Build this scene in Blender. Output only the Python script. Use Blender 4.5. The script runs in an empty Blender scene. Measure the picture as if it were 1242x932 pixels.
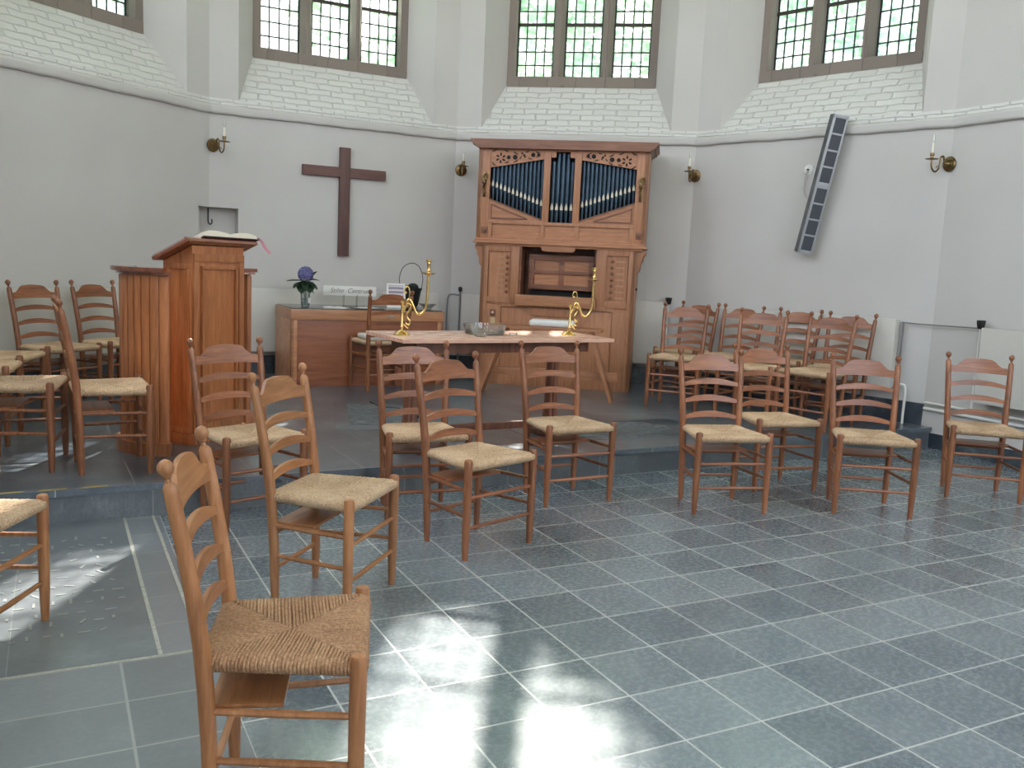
import bpy, bmesh, math, random
from math import sin, cos, pi, radians, sqrt, hypot, atan2
from mathutils import Matrix, Vector
random.seed(7)
S = bpy.context.scene
COL = S.collection

# ------------------------------------------------------------------ helpers
def link(o, parent=None):
    COL.objects.link(o)
    if parent is not None:
        o.parent = parent
    return o

def empty(name, loc=(0, 0, 0), rz=0.0, label=None, cat=None, group=None, kind=None):
    o = bpy.data.objects.new(name, None)
    o.empty_display_size = 0.05
    o.location = loc
    o.rotation_euler = (0, 0, rz)
    link(o)
    return tag(o, label, cat, group, kind)

def tag(o, label=None, cat=None, group=None, kind=None):
    if label: o['label'] = label
    if cat: o['category'] = cat
    if group: o['group'] = group
    if kind: o['kind'] = kind
    return o

class MB:
    """collects shapes and links them as one mesh object"""
    def __init__(self):
        self.bm = bmesh.new()
        self.uv = self.bm.loops.layers.uv.new('UVMap')
    def box(self, x0, x1, y0, y1, z0, z1, bev=0.0, M=None):
        if x1 < x0: x0, x1 = x1, x0
        if y1 < y0: y0, y1 = y1, y0
        if z1 < z0: z0, z1 = z1, z0
        t = bmesh.new()
        vs = [t.verts.new((x, y, z)) for z in (z0, z1) for (x, y) in ((x0, y0), (x1, y0), (x1, y1), (x0, y1))]
        for f in ((3, 2, 1, 0), (4, 5, 6, 7), (0, 1, 5, 4), (1, 2, 6, 5), (2, 3, 7, 6), (3, 0, 4, 7)):
            t.faces.new([vs[i] for i in f])
        if bev > 0:
            bev = min(bev, 0.45 * min(x1 - x0, y1 - y0, z1 - z0))
            bmesh.ops.bevel(t, geom=t.edges[:], offset=bev, segments=2, profile=0.7, affect='EDGES')
        self.merge(t, M)
        return self
    def merge(self, t, M=None):
        mp = {}
        for v in t.verts:
            mp[v] = self.bm.verts.new((M @ v.co) if M is not None else v.co)
        for f in t.faces:
            try: self.bm.faces.new([mp[v] for v in f.verts])
            except ValueError: pass
        t.free()
    def quad(self, *ps, uvs=None):
        f = self.bm.faces.new([self.bm.verts.new(p) for p in ps])
        if uvs:
            for l, q in zip(f.loops, uvs): l[self.uv].uv = q
        return f
    def tube(self, pts, rad, n=10, caps=True, M=None):
        pts = [Vector(p) for p in pts]
        if not hasattr(rad, '__len__'): rad = [rad] * len(pts)
        rings = []
        ref = None
        for i, p in enumerate(pts):
            a = pts[max(i - 1, 0)]; b = pts[min(i + 1, len(pts) - 1)]
            d = (b - a).normalized()
            if ref is None:
                ref = Vector((1, 0, 0)) if abs(d.x) < 0.9 else Vector((0, 1, 0))
            u = (ref - d * ref.dot(d)).normalized()
            ref = u
            w = d.cross(u)
            ring = []
            for k in range(n):
                an = 2 * pi * k / n
                q = p + (u * cos(an) + w * sin(an)) * rad[i]
                ring.append(self.bm.verts.new((M @ q) if M is not None else q))
            rings.append(ring)
        for r0, r1 in zip(rings, rings[1:]):
            for k in range(n):
                self.bm.faces.new((r0[k], r0[(k + 1) % n], r1[(k + 1) % n], r1[k]))
        if caps:
            self.bm.faces.new(rings[0][::-1]); self.bm.faces.new(rings[-1])
        return self
    def lathe(self, prof, n=20, M=None):
        """prof: list of (r, z) from bottom to top round local z"""
        rings = []
        for r, z in prof:
            if r < 1e-5:
                q = Vector((0, 0, z)); rings.append([self.bm.verts.new((M @ q) if M is not None else q)])
            else:
                ring = []
                for k in range(n):
                    q = Vector((r * cos(2 * pi * k / n), r * sin(2 * pi * k / n), z))
                    ring.append(self.bm.verts.new((M @ q) if M is not None else q))
                rings.append(ring)
        for r0, r1 in zip(rings, rings[1:]):
            if len(r0) == 1 and len(r1) == 1: continue
            for k in range(n):
                if len(r0) == 1: self.bm.faces.new((r0[0], r1[(k + 1) % n], r1[k]))
                elif len(r1) == 1: self.bm.faces.new((r0[k], r0[(k + 1) % n], r1[0]))
                else: self.bm.faces.new((r0[k], r0[(k + 1) % n], r1[(k + 1) % n], r1[k]))
        if len(rings[0]) > 1: self.bm.faces.new(rings[0][::-1])
        if len(rings[-1]) > 1: self.bm.faces.new(rings[-1])
        return self
    def prism(self, poly, a0, a1, axis='y', M=None):
        """extrude a 2D outline along an axis; outline in the other two (x,z), (x,y) or (y,z)"""
        def P(p, a):
            v = {'y': (p[0], a, p[1]), 'z': (p[0], p[1], a), 'x': (a, p[0], p[1])}[axis]
            v = Vector(v)
            return (M @ v) if M is not None else v
        A = [self.bm.verts.new(P(p, a0)) for p in poly]
        B = [self.bm.verts.new(P(p, a1)) for p in poly]
        n = len(poly)
        self.bm.faces.new(A); self.bm.faces.new(B[::-1])
        for k in range(n):
            self.bm.faces.new((A[k], B[k], B[(k + 1) % n], A[(k + 1) % n]))
        return self
    def ball(self, c, r, seg=12, rings=8, sc=(1, 1, 1), M=None):
        prof = [(r * sin(pi * i / rings), -r * cos(pi * i / rings)) for i in range(rings + 1)]
        prof[0] = (0, -r); prof[-1] = (0, r)
        T = Matrix.Translation(c) @ Matrix.Diagonal((*sc, 1))
        return self.lathe(prof, seg, (M @ T) if M is not None else T)
    def build(self, name, mat, parent=None, loc=None, rot=None, smooth=38, fix=True):
        if fix:
            bmesh.ops.recalc_face_normals(self.bm, faces=self.bm.faces[:])
        me = bpy.data.meshes.new(name)
        self.bm.to_mesh(me); self.bm.free()
        if smooth:
            me.shade_smooth()
            me.set_sharp_from_angle(angle=radians(smooth))
        for m in (mat if isinstance(mat, (list, tuple)) else [mat]):
            me.materials.append(m)
        o = bpy.data.objects.new(name, me)
        if loc is not None: o.location = loc
        if rot is not None: o.rotation_euler = rot
        return link(o, parent)

def T(x, y, z): return Matrix.Translation((x, y, z))
def RZ(a): return Matrix.Rotation(a, 4, 'Z')
def RX(a): return Matrix.Rotation(a, 4, 'X')
def RY(a): return Matrix.Rotation(a, 4, 'Y')
def bez(pts, n=24):
    """Catmull-Rom through the points"""
    P = [Vector(p) for p in pts]
    P = [P[0] * 2 - P[1]] + P + [P[-1] * 2 - P[-2]]
    out = []
    m = len(P) - 3
    per = max(2, n // m)
    for i in range(m):
        p0, p1, p2, p3 = P[i:i + 4]
        for k in range(per):
            t = k / per
            out.append(0.5 * ((2 * p1) + (p2 - p0) * t + (2 * p0 - 5 * p1 + 4 * p2 - p3) * t * t + (3 * p1 - p0 - 3 * p2 + p3) * t ** 3))
    out.append(P[-2])
    return out

# ---------------------------------------------------------------- materials
def lin(c): return tuple((x / 12.92 if x <= 0.04045 else ((x + 0.055) / 1.055) ** 2.4) for x in c)
def rgb(r, g, b): return (*lin((r / 255, g / 255, b / 255)), 1)

class NT:
    def __init__(self, name):
        self.m = bpy.data.materials.new(name)
        self.m.use_nodes = True
        self.t = self.m.node_tree
        self.t.nodes.clear()
        self.out = self.n('ShaderNodeOutputMaterial')
    def n(self, kind, **kw):
        x = self.t.nodes.new(kind)
        for k, v in kw.items():
            if k.startswith('i_'):
                x.inputs[k[2:].replace('_', ' ')].default_value = v
            else: setattr(x, k, v)
        return x
    def l(self, a, b): self.t.links.new(a, b)
    def principled(self, **kw):
        p = self.n('ShaderNodeBsdfPrincipled')
        for k, v in kw.items(): p.inputs[k].default_value = v
        self.l(p.outputs[0], self.out.inputs[0])
        return p
    def coords(self, scale=(1, 1, 1), kind='Object', rot=(0, 0, 0)):
        c = self.n('ShaderNodeTexCoord'); mp = self.n('ShaderNodeMapping')
        mp.inputs['Scale'].default_value = scale
        mp.inputs['Rotation'].default_value = rot
        self.l(c.outputs[kind], mp.inputs[0])
        return mp.outputs[0]
    def noise(self, vec, scale=5, detail=4, rough=0.55, dist=0.0):
        x = self.n('ShaderNodeTexNoise')
        x.inputs['Scale'].default_value = scale; x.inputs['Detail'].default_value = detail
        x.inputs['Roughness'].default_value = rough; x.inputs['Distortion'].default_value = dist
        self.l(vec, x.inputs['Vector'])
        return x.outputs['Fac']
    def ramp(self, fac, stops):
        r = self.n('ShaderNodeValToRGB')
        e = r.color_ramp.elements
        while len(e) < len(stops): e.new(0.5)
        for k, (p, c) in enumerate(stops):
            e[k].position = p; e[k].color = c
        self.l(fac, r.inputs[0])
        return r.outputs[0]
    def mix(self, fac, a, b, mode='MIX'):
        x = self.n('ShaderNodeMix'); x.data_type = 'RGBA'; x.blend_type = mode
        for s, v in ((0, fac), (6, a), (7, b)):
            if hasattr(v, 'is_linked') or hasattr(v, 'node'): self.l(v, x.inputs[s])
            else: x.inputs[s].default_value = v
        return x.outputs[2]
    def math(self, op, a, b=None):
        x = self.n('ShaderNodeMath'); x.operation = op
        for s, v in ((0, a), (1, b)):
            if v is None: continue
            if hasattr(v, 'node'): self.l(v, x.inputs[s])
            else: x.inputs[s].default_value = v
        return x.outputs[0]
    def bump(self, h, p, strength=0.3, dist=0.01):
        b = self.n('ShaderNodeBump')
        b.inputs['Strength'].default_value = strength; b.inputs['Distance'].default_value = dist
        self.l(h, b.inputs['Height']); self.l(b.outputs[0], p.inputs['Normal'])

def plain(name, col, rough=0.5, metal=0.0, var=0.0, scale=20, **kw):
    k = NT(name); p = k.principled(Roughness=rough, Metallic=metal, **kw)
    if var > 0:
        v = k.coords()
        f = k.noise(v, scale, 3)
        d = tuple(c * (1 - var) for c in col[:3]) + (1,); b = tuple(min(1, c * (1 + var)) for c in col[:3]) + (1,)
        k.l(k.ramp(f, [(0.3, d), (0.7, b)]), p.inputs['Base Color'])
    else: p.inputs['Base Color'].default_value = col
    return k.m

def wood(name, dark, mid, light, rough=0.4, axis='z', scale=1.0, coat=0.0):
    k = NT(name); p = k.principled(Roughness=rough)
    p.inputs['Coat Weight'].default_value = coat; p.inputs['Coat Roughness'].default_value = 0.18
    s = {'x': (1.2, 14, 14), 'y': (14, 1.2, 14), 'z': (14, 14, 1.2)}[axis]
    v = k.coords(tuple(q * scale for q in s))
    oi = k.n('ShaderNodeObjectInfo')
    add = k.n('ShaderNodeVectorMath'); add.operation = 'ADD'
    comb = k.n('ShaderNodeCombineXYZ')
    r = k.math('MULTIPLY', oi.outputs['Random'], 37.0)
    for q in range(3): k.l(r, comb.inputs[q])
    k.l(v, add.inputs[0]); k.l(comb.outputs[0], add.inputs[1])
    v2 = add.outputs[0]
    f1 = k.noise(v2, 2.2, 6, 0.6, 0.6)
    f2 = k.noise(v2, 9.0, 4, 0.6)
    f = k.math('ADD', k.math('MULTIPLY', f1, 0.7), k.math('MULTIPLY', f2, 0.3))
    c = k.ramp(f, [(0.3, dark), (0.5, mid), (0.72, light)])
    hv = k.n('ShaderNodeHueSaturation')
    k.l(c, hv.inputs['Color'])
    k.l(k.math('ADD', k.math('MULTIPLY', oi.outputs['Random'], 0.3), 0.85), hv.inputs['Value'])
    k.l(hv.outputs[0], p.inputs['Base Color'])
    k.l(k.ramp(f2, [(0.3, (rough - .06,) * 3 + (1,)), (0.7, (rough + .08,) * 3 + (1,))]), p.inputs['Roughness'])
    k.bump(f2, p, 0.12, 0.002)
    return k.m

M = {}
M['chair'] = wood('chair_wood', rgb(90, 52, 32), rgb(132, 82, 52), rgb(166, 112, 76), 0.38, 'z', coat=0.15)
M['chair_x'] = wood('chair_wood_rail', rgb(92, 52, 31), rgb(138, 84, 52), rgb(170, 114, 76), 0.36, 'x', coat=0.18)
M['honey'] = wood('daylit_chair_wood', rgb(124, 80, 48), rgb(162, 110, 70), rgb(190, 140, 96), 0.38, 'z', coat=0.15)  # lighter copy of the chair wood, with daylight put into its colour
M['daylit_x'] = wood('daylit_chair_wood_rail', rgb(124, 80, 48), rgb(162, 110, 70), rgb(190, 140, 96), 0.36, 'x', coat=0.18)
M['pulpit'] = wood('pulpit_oak', rgb(132, 76, 42), rgb(170, 106, 64), rgb(198, 134, 88), 0.34, 'z', 0.8, 0.3)
M['pulpit_cap'] = wood('pulpit_cap_oak', rgb(92, 44, 28), rgb(124, 66, 46), rgb(150, 92, 68), 0.16, 'x', 0.8, 0.8)
M['organ'] = wood('organ_oak', rgb(140, 92, 62), rgb(162, 111, 78), rgb(180, 130, 95), 0.42, 'z', 1.3, 0.05)
M['organ_x'] = wood('organ_oak_rail', rgb(140, 92, 62), rgb(162, 111, 78), rgb(180, 130, 95), 0.42, 'x', 1.3, 0.05)
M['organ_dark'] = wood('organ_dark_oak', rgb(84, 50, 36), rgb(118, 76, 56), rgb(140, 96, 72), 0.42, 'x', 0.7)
M['desk'] = wood('desk_veneer', rgb(110, 58, 34), rgb(148, 86, 54), rgb(168, 104, 68), 0.35, 'x', 0.6, 0.1)
M['desk_edge'] = wood('desk_edge_wood', rgb(150, 98, 66), rgb(180, 126, 88), rgb(200, 150, 112), 0.35, 'x', 0.6, 0.1)
M['table'] = wood('table_wood', rgb(176, 132, 110), rgb(206, 164, 142), rgb(222, 186, 166), 0.26, 'x', 0.6, 0.15)
M['table_leg'] = wood('table_leg_wood', rgb(80, 48, 36), rgb(112, 70, 52), rgb(132, 88, 66), 0.42, 'z', 0.8)
M['cross'] = wood('cross_wood', rgb(70, 42, 38), rgb(88, 54, 48), rgb(104, 68, 58), 0.5, 'z', 0.8)
M['black'] = plain('black_rubber', rgb(22, 22, 24), 0.5)
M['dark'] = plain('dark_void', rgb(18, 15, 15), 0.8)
M['brass'] = plain('brass', rgb(222, 190, 124), 0.2, 1.0, 0.1, 30)
M['oldbrass'] = plain('tarnished_brass', rgb(118, 98, 66), 0.3, 1.0, 0.3, 40)
M['candle'] = plain('candle_wax', rgb(226, 222, 208), 0.45)
M['bulb'] = plain('bulb_glass', rgb(236, 236, 230), 0.12, **{'Transmission Weight': 0.4})
M['white'] = plain('white_card', rgb(226, 224, 218), 0.6)
M['page'] = plain('book_pages', rgb(226, 216, 200), 0.6, 0, 0.06, 60)
M['cushion'] = plain('white_cushion_cloth', rgb(222, 220, 216), 0.8, 0, 0.05, 60)
M['radiator'] = plain('cream_radiator_enamel', rgb(206, 203, 195), 0.4, 0, 0.02, 4)
M['pipe'] = plain('white_pipe_paint', rgb(226, 226, 220), 0.35)
M['greypipe'] = plain('grey_pipe_paint', rgb(120, 120, 120), 0.4)
M['lead'] = plain('lead_came', rgb(48, 52, 54), 0.5, 0.4)
M['iron'] = plain('iron_bar', rgb(58, 50, 48), 0.6, 0.2)
M['steel'] = plain('aluminium_grey', rgb(150, 152, 156), 0.4, 0.5)
M['grille'] = plain('black_grille', rgb(30, 32, 38), 0.5, 0.0, 0.3, 200)
M['pipeblue'] = plain('organ_pipe_blue', rgb(58, 76, 92), 0.32, 0.5, 0.25, 6)
M['pipegold'] = plain('organ_pipe_mouth', rgb(200, 190, 168), 0.4, 0.3)
M['inkdark'] = plain('ink', rgb(96, 84, 72), 0.7)
M['leaf'] = plain('hydrangea_leaf', rgb(36, 58, 40), 0.5, 0, 0.3, 20)
M['stem'] = plain('stem_green', rgb(70, 96, 60), 0.5)
M['pot'] = plain('black_pot', rgb(34, 36, 38), 0.35)
M['ribbon'] = plain('pink_ribbon', rgb(226, 160, 176), 0.6)
M['mat'] = plain('photo_print', rgb(150, 140, 150), 0.4, 0, 0.3, 12)

def glassmat(name, tint=(1, 1, 1, 1)):
    k = NT(name)
    g = k.n('ShaderNodeBsdfGlossy'); g.inputs['Roughness'].default_value = 0.05
    t = k.n('ShaderNodeBsdfTransparent'); t.inputs['Color'].default_value = tint
    fr = k.n('ShaderNodeFresnel'); fr.inputs['IOR'].default_value = 1.45
    mx = k.n('ShaderNodeMixShader'); tr = k.n('ShaderNodeBsdfTranslucent'); m0 = k.n('ShaderNodeMixShader'); m0.inputs[0].default_value = .08; k.l(t.outputs[0], m0.inputs[1]); k.l(tr.outputs[0], m0.inputs[2])
    k.l(k.math('ADD', k.math('MULTIPLY', fr.outputs[0], 0.7), 0.02), mx.inputs[0]); k.l(m0.outputs[0], mx.inputs[1]); k.l(g.outputs[0], mx.inputs[2])
    k.l(mx.outputs[0], k.out.inputs[0])
    return k.m
M['clear'] = glassmat('clear_glass', (0.96, 0.985, 0.98, 1))

def rush(name='woven_rush', cols=(rgb(150, 118, 88), rgb(202, 172, 138), rgb(230, 208, 176))):
    k = NT(name); p = k.principled(Roughness=0.62)
    v = k.coords((1, 1, 1))
    oi = k.n('ShaderNodeObjectInfo')
    f1 = k.noise(v, 130, 2, 0.6); f2 = k.noise(v, 6, 3, 0.5)
    f = k.math('ADD', k.math('MULTIPLY', f1, 0.62), k.math('MULTIPLY', f2, 0.38))
    c = k.ramp(f, [(0.3, cols[0]), (0.5, cols[1]), (0.72, cols[2])])
    hv = k.n('ShaderNodeHueSaturation'); k.l(c, hv.inputs['Color'])
    k.l(k.math('ADD', k.math('MULTIPLY', oi.outputs['Random'], 0.22), 0.88), hv.inputs['Value'])
    k.l(hv.outputs[0], p.inputs['Base Color'])
    return k.m
M['rush'] = rush()
M['rush_brown'] = rush('woven_rush_brown', (rgb(112, 78, 52), rgb(164, 124, 90), rgb(204, 172, 136)))

def plaster():
    k = NT('white_plaster'); p = k.principled(Roughness=0.75)
    v = k.coords()
    f = k.noise(v, 0.7, 3, 0.5); g = k.noise(v, 14, 4, 0.6)
    k.l(k.ramp(f, [(0.3, rgb(193, 189, 185)), (0.7, rgb(204, 201, 197))]), p.inputs['Base Color'])
    k.bump(g, p, 0.12, 0.01)
    return k.m
M['plaster'] = plaster()

def brickpaint(name, base, mort, w, h, mortar=0.008, strength=0.8, var=0.08, rough=0.6, kind='UV'):
    k = NT(name); p = k.principled(Roughness=rough)
    c = k.n('ShaderNodeTexCoord')
    wob = k.n('ShaderNodeTexNoise'); wob.inputs['Scale'].default_value = 9
    k.l(c.outputs[kind], wob.inputs['Vector'])
    mx = k.n('ShaderNodeMix'); mx.data_type = 'VECTOR'; mx.inputs[0].default_value = 0.045
    k.l(c.outputs[kind], mx.inputs[4]); k.l(wob.outputs['Color'], mx.inputs[5])
    b = k.n('ShaderNodeTexBrick')
    b.inputs['Scale'].default_value = 1.0
    b.inputs['Brick Width'].default_value = w; b.inputs['Row Height'].default_value = h
    b.inputs['Mortar Size'].default_value = mortar; b.inputs['Mortar Smooth'].default_value = 1.0
    b.inputs['Color1'].default_value = base
    b.inputs['Color2'].default_value = tuple(q * (1 - var) for q in base[:3]) + (1,)
    b.inputs['Mortar'].default_value = mort
    k.l(mx.outputs[1], b.inputs['Vector'])
    k.l(b.outputs['Color'], p.inputs['Base Color'])
    n2 = k.n('ShaderNodeTexNoise'); n2.inputs['Scale'].default_value = 30
    k.l(c.outputs[kind], n2.inputs['Vector'])
    h_ = k.math('ADD', k.math('SUBTRACT', 1.0, b.outputs['Fac']), k.math('MULTIPLY', n2.outputs['Fac'], 0.35))
    k.bump(h_, p, strength, 0.012)
    return k.m
M['brickwhite'] = brickpaint('painted_brick', rgb(217, 215, 211), rgb(208, 206, 202), 0.235, 0.075, 0.010, 0.75)
M['stone'] = brickpaint('window_stone', rgb(134, 123, 115), rgb(108, 100, 94), 0.3, 0.11, 0.006, 0.4, 0.15, 0.8, 'Object')
M['jamb'] = plain('window_frame_stone', rgb(108, 98, 92), 0.8, 0, 0.2, 14)

def paneglass():
    k = NT('leaded_pane_glass')
    c = k.n('ShaderNodeTexCoord')
    sep = k.n('ShaderNodeSeparateXYZ'); k.l(c.outputs['UV'], sep.inputs[0])
    # one cell per quarry
    cell = k.n('ShaderNodeCombineXYZ')
    k.l(k.math('FLOOR', k.math('DIVIDE', sep.outputs[0], 0.1025)), cell.inputs[0])
    k.l(k.math('FLOOR', k.math('DIVIDE', sep.outputs[1], 0.143)), cell.inputs[1])
    w = k.n('ShaderNodeTexWhiteNoise'); w.noise_dimensions = '2D'
    k.l(cell.outputs[0], w.inputs['Vector'])
    n = k.noise(c.outputs['UV'], 9, 3)
    tint = k.ramp(w.outputs['Value'], [(0.0, (0.5, 0.68, 0.58, 1)), (0.5, (0.8, 0.9, 0.9, 1)), (1.0, (0.97, 0.97, 0.97, 1))])
    t = k.n('ShaderNodeBsdfTransparent'); k.l(k.ramp(w.outputs['Value'], [(0, (.72, .74, .73, 1)), (1, (.97, .96, .95, 1))]), t.inputs['Color'])
    off = k.n('ShaderNodeVectorMath'); off.operation = 'MULTIPLY_ADD'
    k.l(w.outputs['Color'], off.inputs[0]); off.inputs[1].default_value = (5, 5, 5); k.l(c.outputs['UV'], off.inputs[2])
    n5 = k.noise(off.outputs[0], 11, 3, .6, .6)
    mot = k.ramp(n5, [(0.3, (0.2, 0.33, 0.22, 1)), (0.5, (0.46, 0.55, 0.54, 1)), (0.68, (1, 1, 1, 1))])
    tl = k.n('ShaderNodeBsdfTranslucent'); k.l(k.mix(1.0, tint, mot, 'MULTIPLY'), tl.inputs['Color'])
    mx = k.n('ShaderNodeMixShader')
    k.l(k.math('ADD', k.math('MULTIPLY', n, 0.3), 0.58), mx.inputs[0])
    k.l(t.outputs[0], mx.inputs[1]); k.l(tl.outputs[0], mx.inputs[2])
    g = k.n('ShaderNodeBsdfGlossy'); g.inputs['Roughness'].default_value = 0.15
    m2 = k.n('ShaderNodeMixShader'); m2.inputs[0].default_value = 0.05
    k.l(mx.outputs[0], m2.inputs[1]); k.l(g.outputs[0], m2.inputs[2])
    k.l(m2.outputs[0], k.out.inputs[0])
    return k.m
M['pane'] = paneglass()

def slate(name, w, h, mortar, off=0.0, kind='Object', grout=rgb(160, 166, 164), c1=rgb(86, 96, 104), c2=rgb(112, 120, 124), rough=0.3, seedscale=1.0, carve=None):
    k = NT(name); p = k.principled(Roughness=rough)
    v = k.coords(kind=kind)
    b = k.n('ShaderNodeTexBrick'); b.offset = off; b.squash = 1.0
    b.inputs['Scale'].default_value = 1.0
    b.inputs['Brick Width'].default_value = w; b.inputs['Row Height'].default_value = h
    b.inputs['Mortar Size'].default_value = mortar; b.inputs['Mortar Smooth'].default_value = 0.3
    b.inputs['Color1'].default_value = (0, 0, 0, 1); b.inputs['Color2'].default_value = (1, 1, 1, 1)
    b.inputs['Mortar'].default_value = (0.5, 0.5, 0.5, 1)
    k.l(v, b.inputs['Vector'])
    tone = k.mix(b.outputs['Color'], c1, c2)
    # cloudy limestone figure
    f1 = k.noise(v, 3.2, 6, 0.62, 0.4); f2 = k.noise(v, 48, 6, 0.7); f3 = k.noise(k.coords((1, 3.5, 1), kind), 30, 4, 0.7)
    mott = k.ramp(f2, [(0.2, (0.87, 0.88, 0.88, 1)), (0.5, (1, 1, 1, 1)), (0.75, (1.17, 1.18, 1.18, 1))])
    col = k.mix(0.85, tone, mott, 'MULTIPLY')
    cloud = k.math('MULTIPLY', k.ramp(f1, [(0.45, (0, 0, 0, 1)), (0.72, (1, 1, 1, 1))]), k.ramp(f3, [(.35, (.25, .25, .25, 1)), (.65, (1, 1, 1, 1))]))
    col = k.mix(k.math('MULTIPLY', cloud, 0.36), col, rgb(158, 168, 172))
    col = k.mix(b.outputs['Fac'], col, grout)
    k.l(col, p.inputs['Base Color'])
    r = k.math('ADD', k.math('MULTIPLY', f2, 0.2), rough - 0.1)
    r = k.math('ADD', r, k.math('MULTIPLY', b.outputs['Fac'], 0.4))
    k.l(r, p.inputs['Roughness'])
    hgt = k.math('ADD', k.math('MULTIPLY', f1, 0.35), k.math('ADD', k.math('MULTIPLY', f3, 0.12), k.math('MULTIPLY', k.math('SUBTRACT', 1.0, b.outputs['Fac']), 0.35)))
    k.bump(hgt, p, 0.07, 0.006)
    p.inputs['Specular IOR Level'].default_value = 0.6; p.inputs['Coat Weight'].default_value = 0.5; p.inputs['Coat Roughness'].default_value = 0.16
    return k.m
M['tile'] = slate('slate_tiles', 0.3, 0.3, 0.0042, grout=rgb(206, 210, 206), c1=rgb(84, 97, 107), c2=rgb(122, 134, 141), rough=.27)
M['slab'] = slate('worn_slate_slabs', 0.6, 0.29, 0.005, 0.0, grout=rgb(158, 162, 160), c1=rgb(112, 119, 125), c2=rgb(128, 135, 140), rough=0.36)
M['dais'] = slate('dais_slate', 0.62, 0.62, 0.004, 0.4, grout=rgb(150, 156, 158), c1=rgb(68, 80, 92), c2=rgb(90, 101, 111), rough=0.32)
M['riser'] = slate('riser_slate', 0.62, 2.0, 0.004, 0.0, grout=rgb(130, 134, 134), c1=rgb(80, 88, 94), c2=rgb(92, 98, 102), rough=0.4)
M['plinth'] = slate('dark_plinth_stone', 0.6, 2.0, 0.003, 0.0, grout=rgb(80, 86, 92), c1=rgb(44, 54, 64), c2=rgb(56, 66, 76), rough=0.35)

def carved():
    k = NT('carved_slate'); p = k.principled(Roughness=0.42)
    v = k.coords()
    f1 = k.noise(v, 9, 5, 0.6, 1.8)
    vo = k.n('ShaderNodeTexVoronoi'); vo.inputs['Scale'].default_value = 16; k.l(v, vo.inputs['Vector'])
    c = k.ramp(f1, [(0.35, rgb(84, 92, 100)), (0.55, rgb(100, 108, 115)), (0.7, rgb(120, 127, 132))])
    k.l(c, p.inputs['Base Color'])
    k.bump(k.math('ADD', f1, k.math('MULTIPLY', vo.outputs['Distance'], 0.8)), p, 1.0, 0.03)
    return k.m
M['carved'] = carved()
M['grave'] = slate('grave_slate', 9.0, 9.0, 0.001, 0.0, c1=rgb(100, 107, 114), c2=rgb(110, 117, 123), rough=0.4)
M['petal'] = plain('hydrangea_petal', rgb(112, 110, 160), 0.6, 0, 0.55, 55)

def foliage():
    k = NT('tree_leaves')
    d = k.n('ShaderNodeBsdfDiffuse'); t = k.n('ShaderNodeBsdfTranslucent')
    v = k.coords()
    c = k.ramp(k.noise(v, 1.3, 3), [(0.35, (0.07, 0.2, 0.03, 1)), (0.65, (0.2, 0.42, 0.1, 1))])
    k.l(c, d.inputs[0]); k.l(c, t.inputs[0])
    mx = k.n('ShaderNodeMixShader'); mx.inputs[0].default_value = 0.5
    k.l(d.outputs[0], mx.inputs[1]); k.l(t.outputs[0], mx.inputs[2]); k.l(mx.outputs[0], k.out.inputs[0])
    return k.m
M['foliage'] = foliage()
M['bark'] = plain('tree_bark', rgb(84, 70, 58), 0.9, 0, 0.3, 8)
M['grass'] = plain('churchyard_grass', rgb(88, 110, 60), 0.9, 0, 0.3, 2)

# ---------------------------------------------------------------- camera
CAMZ = 1.4045
pit, rol = 0.13338, 0.04659
fw = Vector((0, cos(pit), -sin(pit))); r0 = Vector((1, 0, 0)); u0 = r0.cross(fw)
r2 = r0 * cos(rol) + u0 * sin(rol); u2 = u0 * cos(rol) - r0 * sin(rol)
cam = bpy.data.cameras.new('camera'); cam.sensor_width = 36; cam.lens = 1083.06 / 1242 * 36; cam.clip_start = 0.05
co = bpy.data.objects.new('camera', cam); COL.objects.link(co)
mw = Matrix((r2, u2, -fw)).transposed().to_4x4(); mw.translation = (0, 0, CAMZ)
co.matrix_world = mw
S.camera = co

# ---------------------------------------------------------------- the setting
ZP = 0.18                       # height of the dais
GRID = 0.47839                  # tile grid turned against the view
EDGE = radians(29.0)            # direction of the dais edge
cs = {0: (-4.2, 6.532), 1: (-3.018, 8.801), 2: (-0.728, 9.942), 3: (1.795, 9.519), 4: (3.587, 7.694)}
nav = (cos(radians(-61)), sin(radians(-61)))
cs[-1] = (cs[0][0] + 2.558 * cos(radians(-81.5)), cs[0][1] + 2.558 * sin(radians(-81.5)))
cs[5] = (cs[4][0] + 15.5 * nav[0], cs[4][1] + 15.5 * nav[1])
cs[-2] = (cs[-1][0] + 11.5 * nav[0], cs[-1][1] + 11.5 * nav[1])
WANG = {i: atan2(cs[i][1] - cs[i - 1][1], cs[i][0] - cs[i - 1][0]) for i in range(-1, 6)}
WLEN = {i: hypot(cs[i][1] - cs[i - 1][1], cs[i][0] - cs[i - 1][0]) for i in range(-1, 6)}
HL, HC, ZO, ZW, ZT = 2.717, 8.9, 2.84, 3.36, 8.2
AO, BO, DO = 0.271, 0.465, 0.351
def at_wall(i, u, d, z):
    a = WANG[i]; x, y = cs[i - 1]
    return (x + u * cos(a) - d * sin(a), y + u * sin(a) + d * cos(a), z)

# floor: tile grid with its own axes, worn slabs on the left
gx, gy = 1.5142, 2.69
def grid_local(x, y):
    dx, dy = x - gx, y - gy
    return (dx * cos(GRID) + dy * sin(GRID), -dx * sin(GRID) + dy * cos(GRID))
b = MB(); b.box(-9, 12, -14, 10, -0.2, 0.0)
fl = b.build('floor', M['tile'], loc=(gx, gy, 0), rot=(0, 0, GRID), smooth=0); tag(fl, kind='structure')
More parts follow.
